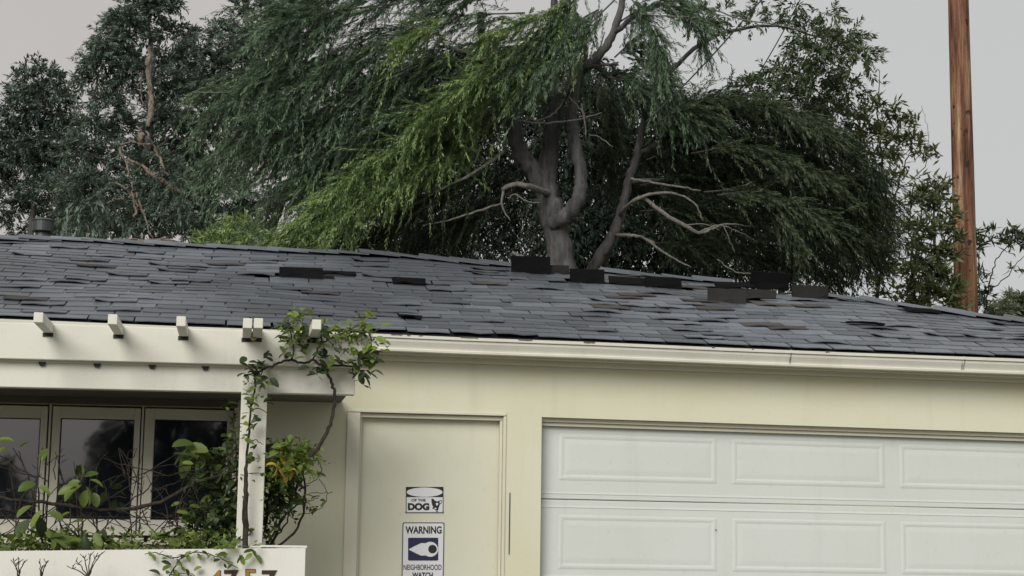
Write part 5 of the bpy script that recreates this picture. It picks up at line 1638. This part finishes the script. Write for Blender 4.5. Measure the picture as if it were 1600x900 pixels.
shrub('yellow_green_shrub', 'yellow-green shrub with a patch of yellow leaves right of the white post', (430, 860),
      [[(412, 862, 1.8), (440, 850, 1.8), (462, 828, 1.8), (474, 800, 1.8), (477, 770, 1.6), (474, 735, 1.4)], [(408, 862, 1.6), (425, 838, 1.5), (450, 800, 1.4), (474, 785, 1.1)], [(414, 860, 1.4), (438, 830, 1.3), (452, 805, 1.2), (460, 760, 1)],
       [(405, 862, 1.8), (415, 820, 1.6), (425, 780, 1.4), (440, 730, 1)], [(420, 860, 2.2), (432, 830, 2), (444, 806, 1.8)], [(478, 722, 0.8), (494, 720, 0.8), (502, 732, 0.7), (494, 750, 0.6), (476, 757, 0.6)], [(498, 748, 0.5), (508, 762, 0.5), (511, 778, 0.5), (500, 795, 0.5), (472, 804, 0.6)],
       [(476, 772, 0.5), (500, 770, 0.4), (520, 769, 0.3)], [(475, 787, 0.5), (492, 780, 0.4), (500, 775, 0.3)], [(440, 695, 0.7), (452, 684, 0.7), (466, 684, 0.6), (471, 694, 0.4)]],
      [(425, 775, 24, 36, 70, 19, ['vine_dark', 'vine_dark', 'vine_dark', 'vine']), (450, 770, 26, 26, 50, 18, ['vine_dark', 'vine_dark', 'vine']), (425, 728, 24, 22, 34, 18, ['vine', 'vine_dark', 'vine']), (458, 712, 28, 20, 70, 19, ['lemon', 'lemon', 'vine'], -0.2), (446, 728, 16, 13, 30, 14, ['yellow', 'lemon', 'lemon'], -0.3),
       (465, 735, 16, 14, 22, 15, ['lemon', 'vine']), (410, 702, 12, 12, 10, 22, ['vine_dark']), (418, 820, 14, 28, 24, 15, ['vine_dark', 'vine']), (484, 712, 8, 8, 8, 14, ['vine', 'vine_dark']), (434, 692, 8, 7, 5, 18, ['vine_dark']),
       (494, 744, 6, 5, 3, 17, ['vine']), (498, 773, 2, 2, 1, 14, ['vine']), (507, 780, 5, 5, 3, 11, ['vine', 'vine_dark']), (492, 794, 5, 4, 3, 12, ['vine', 'vine_dark']), (472, 804, 4, 3, 2, 10, ['vine'])], 10.25)
tv = root('trailing_vine', tuple(at(300, 862, PLY - 0.03)), 'thin trailing vine with small leaves hanging over the planter edge', 'vine')
TY = PLY - 0.03
stems(tv, [[(226, 866, 0.6), (245, 864, 0.8), (268, 872, 0.9), (284, 868, 0.9), (312, 863, 0.9), (340, 870, 0.8), (358, 880, 0.7), (372, 888, 0.5)], [(286, 868, 0.9), (274, 884, 0.9), (264, 902, 0.8)], [(264, 898, 0.7), (282, 896, 0.6), (300, 897, 0.5), (305, 902, 0.5)]], TY, wob=0.002)
along(tv, [(230, 864), (268, 872), (284, 868), (312, 863), (340, 870), (366, 884)], TY, 30, 9, 3, ['vine', 'vine', 'lemon', 'vine_dark'], 0.4, 0.01)
along(tv, [(270, 884), (264, 895), (285, 893), (303, 895)], TY, 14, 13, 4, ['lemon', 'vine', 'vine_dark'], 0.2, 0.01)
along(tv, [(345, 850), (370, 856), (395, 864)], TY, 18, 14, 5, ['lemon', 'lemon', 'vine'], 0.0, 0.02)

# bare tangle and thin trellis
bt = root('bare_canes', tuple(at(150, 864, 10.05)), 'tangle of bare brown canes stretching across the windows above the planter', 'branch')
CY = 10.08
cane = [[(-14, 776, 2.6), (50, 784, 2.8), (110, 792, 2.9), (170, 797, 3), (222, 791, 3), (262, 778, 2.8), (302, 757, 2.4), (345, 742, 2), (385, 735, 1.4)], [(170, 792, 0.9), (200, 802, 0.9), (235, 815, 0.8)], [(160, 780, 0.7), (178, 776, 0.7), (197, 778, 0.6)]]
random.seed(23)
for k in range(70):
    x = random.uniform(-10, 350)
    y = random.uniform(725, 850)
    a = random.gauss(0, 0.6) + random.choice((0, 0, 2.3, 0.8))
    l_ = random.uniform(30, 110)
    x1, y1 = x + l_ * math.cos(a), y - l_ * math.sin(a) * 0.8
    y1 = max(700, min(856, y1))
    cane.append([(x, y, random.uniform(0.5, 1.1), CY + random.uniform(-0.1, 0.3)), ((x + x1) / 2 + random.gauss(0, 6), (y + y1) / 2 + random.gauss(0, 8), random.uniform(0.5, 1.0), CY + random.uniform(-0.1, 0.3)), (x1, y1, 0.4, CY + random.uniform(-0.1, 0.3))])
for k in range(16):
    x = random.uniform(0, 340)
    cane.append([(x, 862, 1.1), (x + random.gauss(0, 12), 800, 0.9), (x + random.gauss(0, 26), random.uniform(700, 760), 0.5)])
stems(bt, cane, CY, 'stem', 'cane', 4, 0.004, 5)
tr = root('trellis', tuple(at(160, 864, 10.45)), 'thin dark criss-cross trellis standing behind the canes under the windows', 'trellis')
TRY = 10.45
rods = [[(-20, 836, 0.9), (330, 838, 0.9)], [(-20, 806, 0.7), (330, 809, 0.7)]]
for k in range(-2, 9):
    rods.append([(k * 42, 862, 0.8), (k * 42 + 62, 800, 0.8)])
    rods.append([(k * 42 + 62, 862, 0.8), (k * 42, 800, 0.8)])
for r_ in rods:
    stems(tr, [r_], TRY, 'stem', 'rod', 2, 0, 5)

def small_leaves(parent, regions, Y, m_, ll=0.034, lw=0.017):
    fo = Foliage()
    for (x, y, rx_, ry_, n) in regions:
        a, q = rng.uniform(0, 6.283, n), np.sqrt(rng.uniform(0, 1, n))
        base = np.array([list(at(x + rx_ * q_ * math.cos(a_), y + ry_ * q_ * math.sin(a_), Y + rng.uniform(-0.15, 0.15))) for a_, q_ in zip(a, q)])
        twigs(fo, base, unit(n) + np.array([0, -0.2, 0.2]), 0.10, 9, ll, lw, 0.3, 0.9, 0.0)
    o = fo.build('small_leaves', m_, parent)
    o['kind'] = 'stuff'
ob = bpy.data.objects
small_leaves(ob['dark_shrub'], [(335, 740, 40, 36, 26), (345, 795, 44, 44, 54), (310, 830, 50, 26, 44), (365, 700, 14, 40, 20)], 10.2, 'vine_dark')
small_leaves(ob['yellow_green_shrub'], [(425, 775, 24, 40, 60), (452, 775, 24, 26, 40)], 10.25, 'vine_dark')
small_leaves(ob['yellow_green_shrub'], [(455, 712, 30, 20, 60), (430, 735, 24, 20, 26)], 10.1, 'lemon')
small_leaves(ob['broad_leaf_bush'], [(60, 848, 90, 12, 34), (200, 850, 90, 9, 20), (330, 850, 70, 10, 26)], 9.95, 'vine')
small_leaves(ob['broad_leaf_bush'], [(60, 846, 90, 12, 30), (200, 850, 90, 9, 24), (330, 848, 70, 12, 40)], 10.1, 'lemon')
small_leaves(ob['climbing_vine'], [(462, 515, 16, 22, 16), (560, 540, 26, 34, 30), (520, 520, 40, 10, 16), (396, 600, 10, 20, 8)], 9.9, 'vine', 0.028, 0.014)

# dead twiggy plants in front of the planter
def dead(label, px, tops):
    r_ = root('dead_plant', (at(px, 880, PLY - 0.2).x, PLY - 0.2, GROUND), label, 'dead plant', 'dead twiggy plants in front of the planter')
    DYp = PLY - 0.2
    b = at(px, 905, DYp)
    g = Geo()
    g.tube([Vector((b.x, b.y, GROUND)), b + Vector((0.0, 0, -0.3)), b], [0.008, 0.006, 0.005], 6)
    for (x, y) in tops:
        mx_, my_ = px + (x - px) * 0.35, 905 + (y - 905) * 0.5
        limb(g, [(px, 905, DYp, 1.1), (mx_, my_, DYp + random.uniform(-0.03, 0.03), 0.9), (x, y, DYp + random.uniform(-0.04, 0.04), 0.5)], 5, 4, 0.002)
        for k in range(3):
            t_ = random.uniform(0.4, 0.95)
            qx, qy = mx_ + (x - mx_) * t_, my_ + (y - my_) * t_
            limb(g, [(qx, qy, DYp, 0.6), (qx + random.uniform(-7, 7), qy - random.uniform(3, 8), DYp, 0.35)], 4, 2)
    g.build('twigs', 'stem', r_, True)
dead('leftmost little dead twiggy plant against the white planter', 29, [(20, 874), (30, 872), (38, 876), (24, 880)])
dead('smallest dead twiggy plant against the white planter', 64, [(62, 878), (74, 876), (66, 884)])
dead('widest dead branching plant against the white planter', 138, [(104, 884), (118, 876), (142, 864), (152, 866), (160, 863), (130, 868)])
